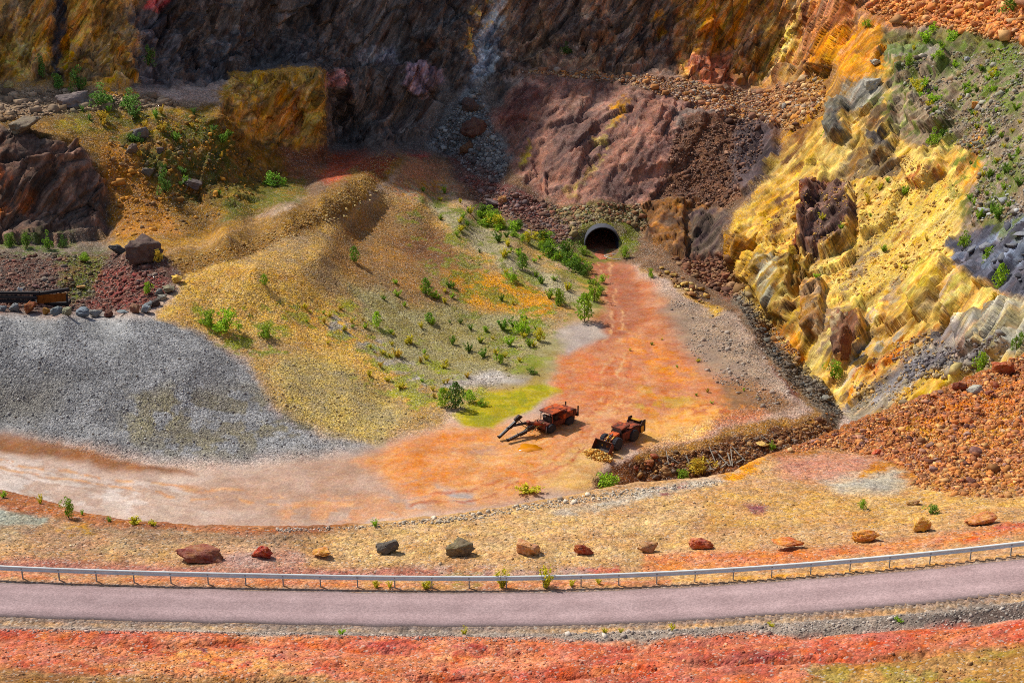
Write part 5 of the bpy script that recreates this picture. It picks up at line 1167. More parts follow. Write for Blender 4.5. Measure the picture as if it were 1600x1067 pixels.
# left
rock_group('red_rock', [(195,430),(235,425),(255,445),(235,475),(180,486),(170,470)], 50, 'B', 7, [(142,66,60),(116,60,56),(160,100,92),(120,104,100)], 81, 'dark red rock in the rubble below the large boulder', 'rock', 'red rocks below the large boulder', E=.85)
stone_field('rubble', [(-60,395),(100,398),(180,398),(260,425),(245,478),(180,486),(-60,482)], 3600, 'B', .18, [(112,70,62),(86,66,62),(140,110,96),(120,112,104)], 82, 'dark red and grey rubble behind the stone row', 'rubble', E=.8)
stone_field('rubble', [(0,145),(120,140),(250,152),(300,165),(150,172),(0,190)], 900, 'B', .4, [(90,82,78),(116,104,96),(76,66,62)], 83, 'grey rubble along the upper left bench', 'rubble', E=.4)
stone_field('rubble', [(160,180),(350,180),(430,290),(300,360),(180,370)], 1800, 'B', .2, [(176,124,56),(130,92,50),(96,84,70)], 84, 'small ochre stones on the shaded left slope', 'rubble', E=.55, clump=1)
# bank and near slope
stone_field('gravel', [(-90,800),(100,825),(300,835),(700,820),(930,780),(1180,750),(1400,775),(1680,770),(1680,830),(1400,860),(1200,880),(800,900),(400,895),(-90,870)], 7000, 'F', .036, [(206,176,130),(160,124,90),(226,206,176),(150,140,130)], 91, 'fine stones scattered over the tan road bank', 'gravel', own=.5)
stone_field('gravel', [(-90,972),(400,980),(800,984),(1200,972),(1450,955),(1680,925),(1680,960),(1450,980),(1200,996),(800,1004),(400,994),(-90,984)], 4500, 'F', .05, [(168,154,146),(136,124,118),(192,182,174)], 92, 'grey gravel along the near edge of the road', 'gravel')
stone_field('gravel', [(-90,1000),(400,1005),(1200,1000),(1680,970),(1680,1090),(-90,1090)], 4000, 'F', .045, [(200,120,84),(150,96,76),(220,180,140),(120,90,80)], 93, 'small stones on the red ground below the road', 'gravel', own=.5, clump=1)
stone_field('gravel', [(430,824),(690,808),(930,770),(1130,750),(1130,756),(930,782),(690,818),(430,832)], 1200, 'F', .08, [(186,182,174),(160,150,140),(206,200,190)], 94, 'pale gravel along the edge of the bank', 'gravel')

# ------------------------------------------------------------------ small mesh builder for made things
class MB:
    def __init__(s): s.bm = bmesh.new()
    def _add(s, V, F, M=None):
        vs_ = [s.bm.verts.new(M@Vector(v) if M else v) for v in V]
        for f in F:
            try: s.bm.faces.new([vs_[i] for i in f])
            except ValueError: pass
        return vs_
    def box(s, c, d, rot=(0, 0, 0), bev=.02, taper=1.0):
        b = bmesh.new(); x, y, z = d[0]/2, d[1]/2, d[2]/2
        V = [(-x,-y,-z),(x,-y,-z),(x,y,-z),(-x,y,-z),(-x*taper,-y*taper,z),(x*taper,-y*taper,z),(x*taper,y*taper,z),(-x*taper,y*taper,z)]
        vs_ = [b.verts.new(v) for v in V]
        for f in ((3,2,1,0),(4,5,6,7),(0,1,5,4),(1,2,6,5),(2,3,7,6),(3,0,4,7)): b.faces.new([vs_[i] for i in f])
        if bev: bmesh.ops.bevel(b, geom=b.edges[:], offset=min(bev, min(d)*.3), segments=1, affect='EDGES')
        s._merge(b, Matrix.Translation(c)@Euler(rot).to_matrix().to_4x4()); return s
    def _merge(s, b, M):
        b.verts.index_update(); V = [v.co.copy() for v in b.verts]; F = [[v.index for v in f.verts] for f in b.faces]
        b.free(); s._add(V, F, M)
    def prism(s, pts, axis, a, b_, bev=.0):
        """extrude a 2D outline (in the two other axes) from a to b_ along an axis"""
        def P(p, t): return {'x': (t, p[0], p[1]), 'y': (p[0], t, p[1]), 'z': (p[0], p[1], t)}[axis]
        b = bmesh.new(); n = len(pts)
        A = [b.verts.new(P(p, a)) for p in pts]; B = [b.verts.new(P(p, b_)) for p in pts]
        b.faces.new(A); b.faces.new(B[::-1])
        for i in range(n): b.faces.new([A[i], B[i], B[(i+1) % n], A[(i+1) % n]])
        bmesh.ops.recalc_face_normals(b, faces=b.faces[:])
        if bev: bmesh.ops.bevel(b, geom=b.edges[:], offset=bev, segments=1, affect='EDGES')
        s._merge(b, Matrix()); return s
    def tube(s, pts, r, seg=8, cap=True):
        pts = [Vector(p) for p in pts]; rings = []; rs = r if isinstance(r, (list, tuple)) else [r]*len(pts)
        up = Vector((0, 0, 1))
        for i, p in enumerate(pts):
            t = (pts[min(i+1, len(pts)-1)]-pts[max(i-1, 0)]).normalized()
            a = t.cross(up); a = a.normalized() if a.length > 1e-4 else Vector((1, 0, 0)); b = a.cross(t).normalized()
            rings.append([s.bm.verts.new(p+(a*math.cos(2*math.pi*k/seg)+b*math.sin(2*math.pi*k/seg))*rs[i]) for k in range(seg)])
        for i in range(len(rings)-1):
            for k in range(seg): s.bm.faces.new([rings[i][k], rings[i][(k+1) % seg], rings[i+1][(k+1) % seg], rings[i+1][k]])
        if cap: s.bm.faces.new(rings[0][::-1]); s.bm.faces.new(rings[-1])
        return s
    def lathe(s, prof, axis='y', c=(0, 0, 0), seg=24):
        """revolve (along, radius) points"""
        rings = []
        for a, r in prof:
            ring = []
            for k in range(seg):
                t = 2*math.pi*k/seg; u, v = math.cos(t)*r, math.sin(t)*r
                q = {'x': (a, u, v), 'y': (u, a, v), 'z': (u, v, a)}[axis]
                ring.append(s.bm.verts.new((q[0]+c[0], q[1]+c[1], q[2]+c[2])))
            rings.append(ring)
        for i in range(len(rings)-1):
            for k in range(seg): s.bm.faces.new([rings[i][k], rings[i][(k+1) % seg], rings[i+1][(k+1) % seg], rings[i+1][k]])
        s.bm.faces.new(rings[0][::-1]); s.bm.faces.new(rings[-1]); return s
    def build(s, name, mat, parent=None, smooth_=False):
        bmesh.ops.recalc_face_normals(s.bm, faces=s.bm.faces[:])
        me = bpy.data.meshes.new(name); s.bm.to_mesh(me); s.bm.free()
        if smooth_:
            for p in me.polygons: p.use_smooth = True
        return link(name, me, mat, parent)

# ------------------------------------------------------------------ guardrail
M_GALV = plain('galvanised_steel', (250, 253, 255), rough=.4, metal=.15, var=.12, scale=1.5, spec=.5)
M_GALV2 = plain('dull_galvanised_post', (168, 170, 172), rough=.6, metal=.2, var=.15)
def guardrail():
    root = empty('guardrail', RC[len(RC)//2]); off = ROAD_W/2+.55
    org = Vector(root.location)
    # W profile: (outward offset, height)
    prof = [(.00,.46),(.035,.475),(.083,.50),(.083,.535),(.02,.575),(.02,.645),(.083,.685),(.083,.72),(.035,.745),(.00,.76)]
    back = [(o_-.006, z_) for o_, z_ in prof]
    ring = prof+back[::-1]; n = len(RC); m = len(ring); V = []
    for i in range(n):
        for o_, z_ in ring:
            p = RC[i]+RN[i]*(off-o_); V.append((p[0]-org.x, p[1]-org.y, RC[i][2]-.05+z_-org.z))
    idx = np.arange(n*m).reshape(n, m); nx = np.roll(idx, -1, 1)
    Q = np.stack([idx[:-1], idx[1:], nx[1:], nx[:-1]], -1).reshape(-1, 4)
    link('beam', raw_mesh('beam', V, Q, False), M_GALV, root)
    b = MB(); b.box((0, 0, -.15), (.06, .11, 1.44), bev=.008); post = b.build('post', M_GALV2, root)
    b = MB(); b.box((0, -.07, .60), (.08, .05, .16), bev=.008); sp = b.build('spacer', M_GALV2, root)
    first = True
    for i in range(2, n, 4):
        p = RC[i]+RN[i]*(off+.06); rz = math.atan2(RT[i][1], RT[i][0])
        o1 = post if first else post.copy(); o2 = sp if first else sp.copy()
        for o_ in (o1, o2):
            if not first: C.objects.link(o_)
            o_.parent = root; o_.location = Vector((p[0], p[1], RC[i][2]-.05))-org; o_.rotation_euler = (0, 0, rz)
        first = False
    tag(root, 'long galvanised steel guardrail curving along the far side of the road', 'guardrail')
guardrail()

# ------------------------------------------------------------------ tunnel: a corrugated steel culvert
M_TUBE = plain('corrugated_steel', (92, 94, 112), rough=.6, metal=.3, var=.25, scale=.8)
M_RING = plain('concrete_collar', (84, 86, 98), rough=.85, var=.2, scale=2, bump=.02)
M_DARK = plain('dark_tunnel_end', (60, 50, 48), rough=.95)
def tunnel():
    Yt = 252.0; k_ = FPX/zc_from_Y(375, Yt); cx_ = (TUN[0]-800)/k_; r_ = 27.5/k_
    zc_ = 75-Yt*math.tan(PITCH+math.atan((352-533.5)/FPX))-r_       # crown at picture row 352
    root = empty('tunnel_portal', (cx_, Yt, 0))
    prof = []; n = 120
    for i in range(n+1):
        t = -1.1+i/n*22; prof.append((t, r_*.955+.04*math.sin(t*9)))
    seg = 40; V = []; 
    for a, q in prof:
        for k2 in range(seg): V.append((math.cos(2*math.pi*k2/seg)*q, a, math.sin(2*math.pi*k2/seg)*q+zc_))
    idx = np.arange(len(V)).reshape(-1, seg); nx = np.roll(idx, -1, 1)
    Q = np.stack([idx[:-1], nx[:-1], nx[1:], idx[1:]], -1).reshape(-1, 4)
    link('steel_lining', raw_mesh('steel_lining', V, Q), M_TUBE, root)
    ringp = [(-1.25, .955), (-1.25, 1.0), (-1.05, 1.01), (1.2, 1.01), (1.2, .98), (-.9, .955)]; V = []
    for a, q in ringp:
        for k2 in range(seg): V.append((math.cos(2*math.pi*k2/seg)*q*r_, a, math.sin(2*math.pi*k2/seg)*q*r_+zc_))
    idx = np.arange(len(V)).reshape(-1, seg); nx = np.roll(idx, -1, 1)
    Q = np.stack([idx, nx, np.roll(nx, -1, 0), np.roll(idx, -1, 0)], -1).reshape(-1, 4)
    link('collar', raw_mesh('collar', V, Q), M_RING, root)
    b = MB(); b.box((0, 21, zc_), (2*r_+2, .4, 2*r_+2), bev=0); b.build('end_wall', M_DARK, root)  # dark cap closing the far end of the lining
    V = [(x, y, .06-.02*abs(x)+.06*math.sin(x*2+y)) for y in np.linspace(-6, 21, 40) for x in np.linspace(-r_*.9, r_*.9, 14)]
    idx = np.arange(len(V)).reshape(40, 14)
    me = raw_mesh('tunnel_floor', V, np.stack([idx[:-1, :-1], idx[:-1, 1:], idx[1:, 1:], idx[1:, :-1]], -1).reshape(-1, 4))
    set_col(me, np.tile(alb((186, 112, 86)), (len(V), 1))); set_float(me, 'rock', np.zeros(len(V))); set_float(me, 'gravel', np.full(len(V), .5))
    link('track_floor', me, M_TERR, root)
    tag(root, 'round grey steel-lined tunnel mouth at the end of the red track', 'tunnel')
tunnel()
def hose():
    c = at(963, 402); c.z += .05; b = MB()
    b.tube([(math.cos(t)*1.9*(1+.1*math.sin(3*t)), math.sin(t)*1.5, .08*math.sin(2*t)+.06) for t in np.linspace(.9, 5.9, 40)], .07, 6)
    o = b.build('white_hose', plain('white_hose', (214, 206, 206), rough=.6, var=.1)); o.location = c
    tag(o, 'loop of white hose lying right of the tunnel mouth', 'hose')
hose()

# ------------------------------------------------------------------ plants
def leaf_mesh(name, kind, seed, n, size):
    r_ = np.random.default_rng(seed)
    if kind == 'sapling':           # narrow young tree, 1 m high
        h = r_.beta(1.3, 1.3, n)*.92+.08; rad = .30*np.sin(np.pi*np.clip(h*.9+.08, 0, 1))**.8+.02; a = r_.uniform(0, 2*np.pi, n); q = np.sqrt(r_.uniform(.1, 1, n))
        lob = 1+.35*np.sin(a*3+h*9+seed)
        P = np.stack([np.cos(a)*rad*q*lob, np.sin(a)*rad*q*lob, h], -1)
    elif kind == 'bush':            # several leafy lobes
        k_ = 16; aa = r_.uniform(0, 6.28, k_); qq = r_.uniform(.05, .38, k_); cc = np.stack([np.cos(aa)*qq, np.sin(aa)*qq, r_.uniform(.15, .9, k_)*(1-.7*qq)], -1); rr = r_.uniform(.09, .2, k_)
        j = r_.integers(0, k_, n); d = r_.normal(size=(n, 3)); d /= np.linalg.norm(d, axis=1)[:, None]
        P = cc[j]+d*(rr[j]*r_.uniform(.4, 1, n)**.5)[:, None]; P[:, 2] = np.clip(P[:, 2], .02, 1)
    else:                           # weed: upright sprays
        k_ = 9; a = r_.uniform(0, 2*np.pi, k_); lean = r_.uniform(.1, .55, k_); hh = r_.uniform(.5, 1, k_)
        j = r_.integers(0, k_, n); t = r_.uniform(.1, 1, n)
        P = np.stack([np.cos(a[j])*lean[j]*t, np.sin(a[j])*lean[j]*t, hh[j]*t], -1)+r_.normal(0, .045, (n, 3))
    A = r_.normal(size=(n, 3)); A /= np.linalg.norm(A, axis=1)[:, None]
    B = np.cross(A, r_.normal(size=(n, 3))); B /= np.linalg.norm(B, axis=1)[:, None]
    s = (size*r_.uniform(.6, 1.4, n))[:, None]; N_ = np.cross(A, B)*s*.25
    V = np.stack([P-A*s, P-B*s*.5+N_, P+A*s, P+B*s*.5+N_], 1).reshape(-1, 3)
    F = np.arange(n*4).reshape(-1, 4)
    me = raw_mesh(name, V, F, False); set_float(me, 'tint', np.repeat(r_.uniform(0, 1, n), 4)); me.materials.append(M_LEAF); return me
def stem_mesh(kind, seed):
    r_ = np.random.default_rng(seed); b = MB()
    if kind == 'sapling':
        b.tube([(0, 0, -.05), (.01, 0, .4), (.0, .01, .85)], [.018, .012, .004], 6)
        for i in range(7):
            z = .15+.1*i; a = r_.uniform(0, 6.28); b.tube([(0, 0, z), (math.cos(a)*.16*(1.05-z), math.sin(a)*.16*(1.05-z), z+.08)], [.006, .002], 4)
    else:
        for i in range(7):
            a = r_.uniform(0, 6.28); q = r_.uniform(.15, .4); b.tube([(0, 0, -.04), (math.cos(a)*q*.5, math.sin(a)*q*.5, .3), (math.cos(a)*q, math.sin(a)*q, .7)], [.014, .01, .003], 4)
    me = bpy.data.meshes.new('stem'); bmesh.ops.recalc_face_normals(b.bm, faces=b.bm.faces[:]); b.bm.to_mesh(me); b.bm.free(); me.materials.append(M_STEM); return me
PL = {k_: [(leaf_mesh('crown', k_, 500+i*7+j*31, n, sz), stem_mesh(k_, 600+i)) for i in range(4)] for j, (k_, n, sz) in enumerate((('sapling', 420, .055), ('bush', 760, .042), ('weed', 420, .065)))}
GREENS = {'d': (76, 108, 44), 'g': (108, 142, 50), 'y': (168, 170, 62), 'o': (150, 138, 60), 's': (62, 90, 46)}
def plant(px, py, hpx, wpx, kind, tone, sheet, label, cat, group=None, E=1.0):
    p = at(px, py, sheet); k_ = ppm(p); h_ = hpx/k_/math.cos(PITCH); w_ = wpx/k_
    leaf, stem = random.choice(PL[kind]); base_w = {'sapling': .5, 'bush': .95, 'weed': .95}[kind]
    name = {'sapling': 'sapling', 'bush': 'bush', 'weed': 'weed'}[kind]
    root = empty(name, (p.x, p.y, p.z-.03), (0, 0, random.uniform(0, 6.28)), (w_/base_w, w_/base_w, h_))
    c = link('crown' if kind != 'weed' else 'leaves', leaf, None, root); c.color = (*alb(np.clip(np.array(GREENS[tone])*random.uniform(.88, 1.12), 0, 255), E*.42), 1)
    link('stem', stem, None, root)
    return tag(root, label, cat, group)
PLANTS = [
 # on the mound
 (554,409,24,12,'sapling','d','B','dark green sapling standing alone high on the mound, the leftmost of its upper slope'),
 (665,460,26,12,'sapling','d','B','dark green sapling standing alone in the middle of the mound'),
 (671,503,15,12,'sapling','d','B','short dark sapling below the lone sapling in mid mound'),
 (589,512,26,12,'sapling','g','B','bright green thin sapling left of centre on the mound'),
 (712,638,42,22,'sapling','s','B','tallest dark sapling at the toe of the mound'),
 (692,635,30,14,'sapling','g','B','slim sapling just left of the tallest one at the mound toe'),
 (734,628,20,14,'sapling','g','B','small sapling just right of the tallest one at the mound toe'),
 (754,633,14,22,'bush','g','B','low spreading bush at the mound toe above the olive patch'),
 (874,475,36,26,'bush','g','B','full green bush on the right shoulder of the mound'),
 (913,502,44,22,'sapling','g','B','tall sapling beside the red track at the mound corner'),
 (929,470,42,24,'bush','g','B','tall leafy bush at the inner bend of the red track'),
 (817,421,25,14,'sapling','d','B','sapling near the top of the grey crest of the mound'),
 (800,438,22,24,'bush','g','B','rounded bush below the grey crest of the mound'),
 (817,520,34,30,'bush','g','B','broad yellow-green bush in the right half of the mound'),
 (841,533,24,24,'bush','y','B','yellowish bush right of the broad bush on the mound'),
 (780,567,28,18,'bush','g','B','upright green bush on the lower right of the mound'),
 (832,584,13,18,'bush','d','B','small dark bush at the edge of the red floor'),
 (352,517,42,50,'bush','g','B','large bright green bush at the left edge of the mound'),
 (325,508,30,36,'bush','g','B','bush at the left end of the large bright green clump'),
 (415,527,26,34,'bush','g','B','bush right of the large bright green clump'),
 (413,446,17,10,'sapling','g','B','tiny sapling on the yellow upper left of the mound'),
 # ditch, floor
 (952,757,30,46,'bush','g','B','wide green bush at the near end of the ditch'),
 (1095,742,30,50,'bush','o','B','olive bush beside the grey timbers in the ditch'),
 (1068,745,20,26,'bush','g','B','small green bush left of the timbers in the ditch'),
 (1207,702,15,16,'bush','g','B','little bush beside the yellow block in the ditch'),
 (825,768,13,46,'weed','y','B','long low yellow-green weed patch on the orange floor'),
 (890,660,10,10,'weed','g','B','weed growing behind the drill rig'),
 # left
 (107,808,36,24,'bush','g','F','tallest bright bush on the left edge of the bank'),
 (63,787,17,14,'weed','y','F','yellow-green weed left of the tallest bush on the bank edge'),
 (128,800,10,10,'weed','g','F','small weed just right of the tallest bush on the bank edge'),
 (210,817,13,30,'weed','y','F','spreading weed patch along the left bank edge'),
 (240,819,10,18,'weed','y','F','low weed right of the spreading patch on the left bank edge'),
 (170,812,9,12,'weed','g','F','low weed left of the spreading patch on the left bank edge'),
 (5,777,13,16,'weed','g','F','weed at the far left end of the bank edge'),
 (587,823,13,14,'weed','g','F','round weed on the bank edge below the dirt road'),
 (65,118,38,18,'bush','s','B','upright bush against the tan wall at upper left'),
 (92,138,32,24,'bush','s','B','dark bush at the foot of the tan wall, left of the larger ones'),
 (124,142,46,30,'bush','s','B','tall dark bush at the foot of the tan wall'),
 (160,164,36,48,'bush','s','B','broad bush on the upper left bench'),
 (203,168,32,40,'bush','s','B','bush at the right end of the upper left bench growth'),
 (237,98,38,20,'bush','s','B','bush clinging to the dark wall at upper left'),
 (258,304,46,28,'bush','s','B','bush among the boulders of the shaded left slope'),
 (430,290,30,42,'bush','d','B','wide bush at the foot of the shaded left slope'),
 (218,218,16,20,'bush','s','B','small bush under the top boulder of the shaded slope'),
 (15,386,30,22,'bush','d','B','bush at the far left under the dark rock'),
 (42,388,26,20,'bush','d','B','second bush from the left under the dark rock'),
 (76,390,32,22,'bush','d','B','third bush from the left under the dark rock'),
 (98,386,22,20,'bush','s','B','fourth bush from the left under the dark rock'),
 (132,410,18,24,'bush','g','B','light green bush on the slope above the stone row'),
 (207,412,15,18,'bush','g','B','bush in front of the large grey-purple boulder'),
 (248,410,20,22,'bush','o','B','olive bush at the right side of the large grey-purple boulder'),
 (232,460,22,18,'bush','g','B','bush in the red rubble above the stone row'),
 # right cliff
 (1302,592,32,34,'bush','g','B','bright bush at the foot of the yellow cliff'),
 (1522,583,44,34,'bush','g','B','large green bush above the red rubble slope'),
 (1505,384,28,28,'bush','g','B','round bush left of the dark slate at the right edge'),
 (1543,418,36,28,'bush','g','B','bush growing in the dark slate at the right edge'),
 (1556,447,40,17,'sapling','g','B','thin sapling below the bush in the dark slate'),
 (1553,476,24,24,'bush','o','B','olive bush low on the cliff below the dark slate'),
 (1588,548,44,24,'bush','d','B','dark bush in the shaded cleft at the right edge'),
 (1488,62,24,32,'bush','g','B','bush below the orange rubble at upper right'),
 (1462,232,30,28,'bush','g','B','bush beside the grey ledge on the upper right slope'),
 (1420,116,24,22,'bush','g','B','bush on the ledge above the yellow face'),
 (1584,20,34,44,'bush','d','B','bush at the very top right corner'),
 (1455,46,16,22,'bush','g','B','small bush at the lower edge of the orange rubble'),
 (1352,40,16,18,'bush','g','B','small bush at the left end of the orange rubble'),
 (1438,138,16,22,'bush','y','B','yellow-green bush on the grey upper right slope'),
 (1480,108,15,20,'bush','g','B','small bush on the green slope at upper right'),
 (1550,145,20,22,'bush','g','B','bush in the middle of the upper right grey slope'),
 (1285,215,14,12,'bush','g','B','small bush on the yellow spur'),
 (885,85,20,24,'bush','s','B','bush on the bench under the upper middle wall'),
 (975,405,22,20,'bush','g','B','bush right of the white hose loop'),
 (1017,433,18,14,'bush','g','B','bush among the yellow rocks of the berm'),
 (913,398,16,20,'bush','g','B','bush at the left of the tunnel mouth'),
 (1240,418,16,20,'bush','o','B','bush at the foot of the dark outcrop in the yellow cliff'),
 # road bank
 (1455,804,17,28,'bush','d','F','dark round bush on the bank above the boulders at right'),
 (1346,796,19,18,'bush','g','F','green bush on the bank right of centre'),
 (784,921,36,24,'weed','y','F','tall yellow-green weed behind the guardrail, left of the pair in mid road'),
 (852,919,40,30,'weed','y','F','tallest weed behind the guardrail in mid road'),
 (893,917,13,16,'weed','y','F','short weed right of the tallest weed at the guardrail'),
 (935,915,13,14,'weed','y','F','second short weed right of the tallest weed at the guardrail'),
 (665,922,15,26,'weed','y','F','low weed clump at the guardrail left of mid road'),
 (610,922,11,14,'weed','y','F','small weed at the guardrail, second of a pair'),
 (588,922,13,18,'weed','y','F','small weed at the guardrail, left of a pair'),
 (725,981,14,14,'weed','y','F','yellow weed at the near road edge in mid picture'),
 (533,985,12,14,'weed','g','F','green weed at the near road edge left of mid picture'),
 (945,987,13,11,'weed','y','F','weed at the near road edge, left of a close pair'),
 (970,981,11,10,'weed','y','F','weed at the near road edge, right of a close pair'),
 (1052,982,13,14,'weed','y','F','weed at the near road edge right of the close pair'),
 (1205,978,9,14,'weed','y','F','weed at the near road edge right of mid picture'),
 (1404,968,8,18,'weed','g','F','weed at the near road edge beside the dark patch'),
]
random.seed(5)
for px, py, h_, w_, k_, t_, sh_t, lab in PLANTS:
    E_ = .62 if (sh_t == 'B' and px < 480 and py < 310) else 1.0
    plant(px, py, h_, w_, k_, t_, sh_t, lab, {'sapling': 'tree', 'bush': 'bush', 'weed': 'weed'}[k_], E=E_)
def plant_group(poly, n, sheet, kind, tones, hw, seed, label, cat, group, E=1.0):
    r_ = np.random.default_rng(seed); random.seed(seed)
    for px, py in in_poly_points(poly, n, sheet, seed):
        h_ = hw*float(np.exp(r_.normal(0, .3)))
        plant(px, py, h_, h_*r_.uniform(.9, 1.6), kind, tones[r_.integers(len(tones))], sheet, label, cat, group, E)
plant_group([(735,330),(770,335),(850,378),(905,405),(945,440),(940,465),(900,425),(830,385),(745,345)], 46, 'B', 'bush', 'gdgy', 17, 901, 'leafy green bush in the thicket behind the mound crest', 'bush', 'thicket behind the mound crest')
plant_group([(440,480),(560,480),(700,560),(760,620),(690,640),(560,580)], 42, 'B', 'weed', 'ygyo', 8, 902, 'small yellow-green weed on the lower mound', 'weed', 'weeds on the lower mound')
plant_group([(560,430),(700,440),(850,480),(850,570),(740,560),(620,500)], 44, 'B', 'weed', 'ggyd', 9, 903, 'small green weed on the middle of the mound', 'weed', 'weeds on the middle of the mound')
plant_group([(620,295),(700,300),(820,380),(900,450),(860,470),(760,410),(680,340)], 34, 'B', 'weed', 'gdgy', 10, 904, 'small green weed near the crest of the mound', 'weed', 'weeds near the mound crest')
plant_group([(1400,60),(1600,80),(1610,200),(1540,330),(1500,240),(1420,170)], 60, 'B', 'weed', 'ggyd', 11, 905, 'green weed tuft on the upper right slope', 'weed', 'weeds on the upper right slope')
plant_group([(1500,300),(1600,230),(1610,330),(1520,370)], 16, 'B', 'weed', 'gd', 13, 906, 'green weed tuft above the dark slate', 'weed', 'weeds above the dark slate')
plant_group([(110,172),(330,172),(400,260),(330,320),(220,260)], 26, 'B', 'weed', 'sdo', 13, 907, 'dark weed tuft on the shaded left slope', 'weed', 'weeds on the shaded left slope', .62)
plant_group([(1300,330),(1480,260),(1480,400),(1350,470),(1250,450)], 14, 'B', 'weed', 'gyo', 9, 908, 'small weed on the yellow cliff', 'weed', 'weeds on the yellow cliff')
plant_group([(1010,470),(1100,560),(1200,620),(1120,640),(1020,600),(960,560)], 10, 'B', 'weed', 'gyo', 6, 909, 'tiny weed on the red pit floor', 'weed', 'weeds on the pit floor')

# ------------------------------------------------------------------ weathered timbers in the ditch
M_WOOD = plain('grey_timber', (156, 148, 138), rough=.9, var=.25, scale=6)
TIMB = [((1041,709),(1044,726)),((1042,714),(1060,722)),((1108,702),(1120,729)),((1117,709),(1138,729)),((1104,721),(1111,734)),((1120,733),(1126,722)),((1136,713),(1142,729)),((1141,708),(1144,729)),((1144,703),(1163,720)),((1148,711),(1162,718)),((1098,739),(1122,733)),((1082,736),(1095,744)),((1150,728),(1161,718)),((1189,683),(1203,691)),((1126,736),(1136,724)),((1072,714),(1078,724))]
tword = ['leftmost upright','leaning','long leaning','thick leaning','short upright','short crossed','upright','tallest upright','long upper','second upper','long fallen','lowest fallen','short fallen','lone far','slanting','small lone']
for i, ((x0, y0), (x1, y1)) in enumerate(TIMB):
    a = at(x0, y0); b_ = at(x1, y1); a.z += .35; b_.z += .12
    d_ = b_-a; L = d_.length*1.1; b = MB(); wd = random.uniform(.10, .17)
    b.box((0, 0, 0), (wd, wd*.7, L), bev=.015, taper=random.uniform(.8, 1))
    o = b.build('timber', M_WOOD); o.location = (a+b_)/2+Vector((0, -.15, 0)); o.rotation_euler = d_.to_track_quat('Z', 'Y').to_euler()
    tag(o, f'{tword[i]} weathered grey timber lying in the ditch', 'timber', 'weathered timbers in the ditch')

# ------------------------------------------------------------------ black timbers and rusty trough at the left
M_TAR = plain('tarred_timber', (44, 40, 44), rough=.75, var=.3, scale=3)
M_RUST = plain('rusty_plate', (150, 88, 34), rough=.85, var=.35, scale=2.0, rust=(70, 42, 26), rust_amt=.6)
def trough():
    p0 = at(30, 476); k_ = ppm(p0); root = empty('rusty_trough', p0)
    def L(px, py, dy=0.0):
        zc_ = zc_from_Y(py, p0.y+dy); return Vector(unproj(px, py, zc_))-p0
    for (x0, y0, x1, y1, th, dy) in ((-60,458,62,458,.42,-.4),(-60,464,58,465,.38,-.7),(52,460,108,452,.40,-.3),(-60,470,55,471,.36,-.9)):
        a = L(x0, y0, dy); b_ = L(x1, y1, dy); d_ = b_-a; b = MB(); b.box((0, 0, 0), (.5, th, d_.length), bev=.03)
        o = b.build('beam', M_TAR, root); o.location = (a+b_)/2; o.rotation_euler = d_.to_track_quat('Z', 'Y').to_euler()
    a = L(57, 466, -.5); e = L(105, 466, -.5)
    b = MB(); b.box(((a.x+e.x)/2, a.y, (a.z+e.z)/2), (e.x-a.x, .1, 1.15), rot=(0, -.09, 0)); b.build('rusty_panel', M_RUST, root)
    for t in (.02, .22, .42, .62, .82, .98):
        b = MB(); q = a.lerp(e, t); b.box((q.x, q.y-.09, q.z+(t-.5)*.33), (.12, .12, 1.15)); b.build('rib', M_RUST, root)
    q = L(106, 478, -.6); b = MB(); b.box((q.x, q.y, q.z+.6), (.22, .22, 2.0)); b.build('post', M_TAR, root)
    b = MB(); b.box(((a.x+e.x)/2-.4, a.y+.9, a.z-.9), (e.x-a.x+.8, 1.6, .5)); b.build('base', M_TAR, root)
    tag(root, 'black timber beams over a rusty ribbed steel trough behind the stone row', 'trough')
trough()

# ------------------------------------------------------------------ vehicles
M_BODY = plain('rusted_red_paint', (190, 88, 56), rough=.75, var=.3, scale=1.6, rust=(88, 50, 38), rust_amt=.48)
M_BODY2 = plain('rusted_brown_paint', (132, 70, 56), rough=.8, var=.3, scale=1.2, rust=(84, 48, 40), rust_amt=.5)
M_ORNG = plain('faded_orange_paint', (226, 104, 50), rough=.7, var=.2, scale=1.5, rust=(116, 60, 42), rust_amt=.50)
M_YEL = plain('yellow_paint', (226, 170, 70), rough=.65, var=.2, scale=2, rust=(150, 86, 44), rust_amt=.56)
M_TYRE = plain('old_rubber', (58, 58, 66), rough=.9, var=.25, scale=3)
M_IRON = plain('dark_iron', (62, 52, 52), rough=.7, metal=.3, var=.3, scale=2, rust=(110, 64, 44), rust_amt=.62)
M_STEEL = plain('bare_steel', (124, 126, 132), rough=.5, metal=.3, var=.15)
M_HOSE = plain('pale_hose', (214, 206, 140), rough=.6, var=.1)
M_GLASS = plain('dusty_glass', (70, 78, 84), rough=.25, var=.2, spec=.5)

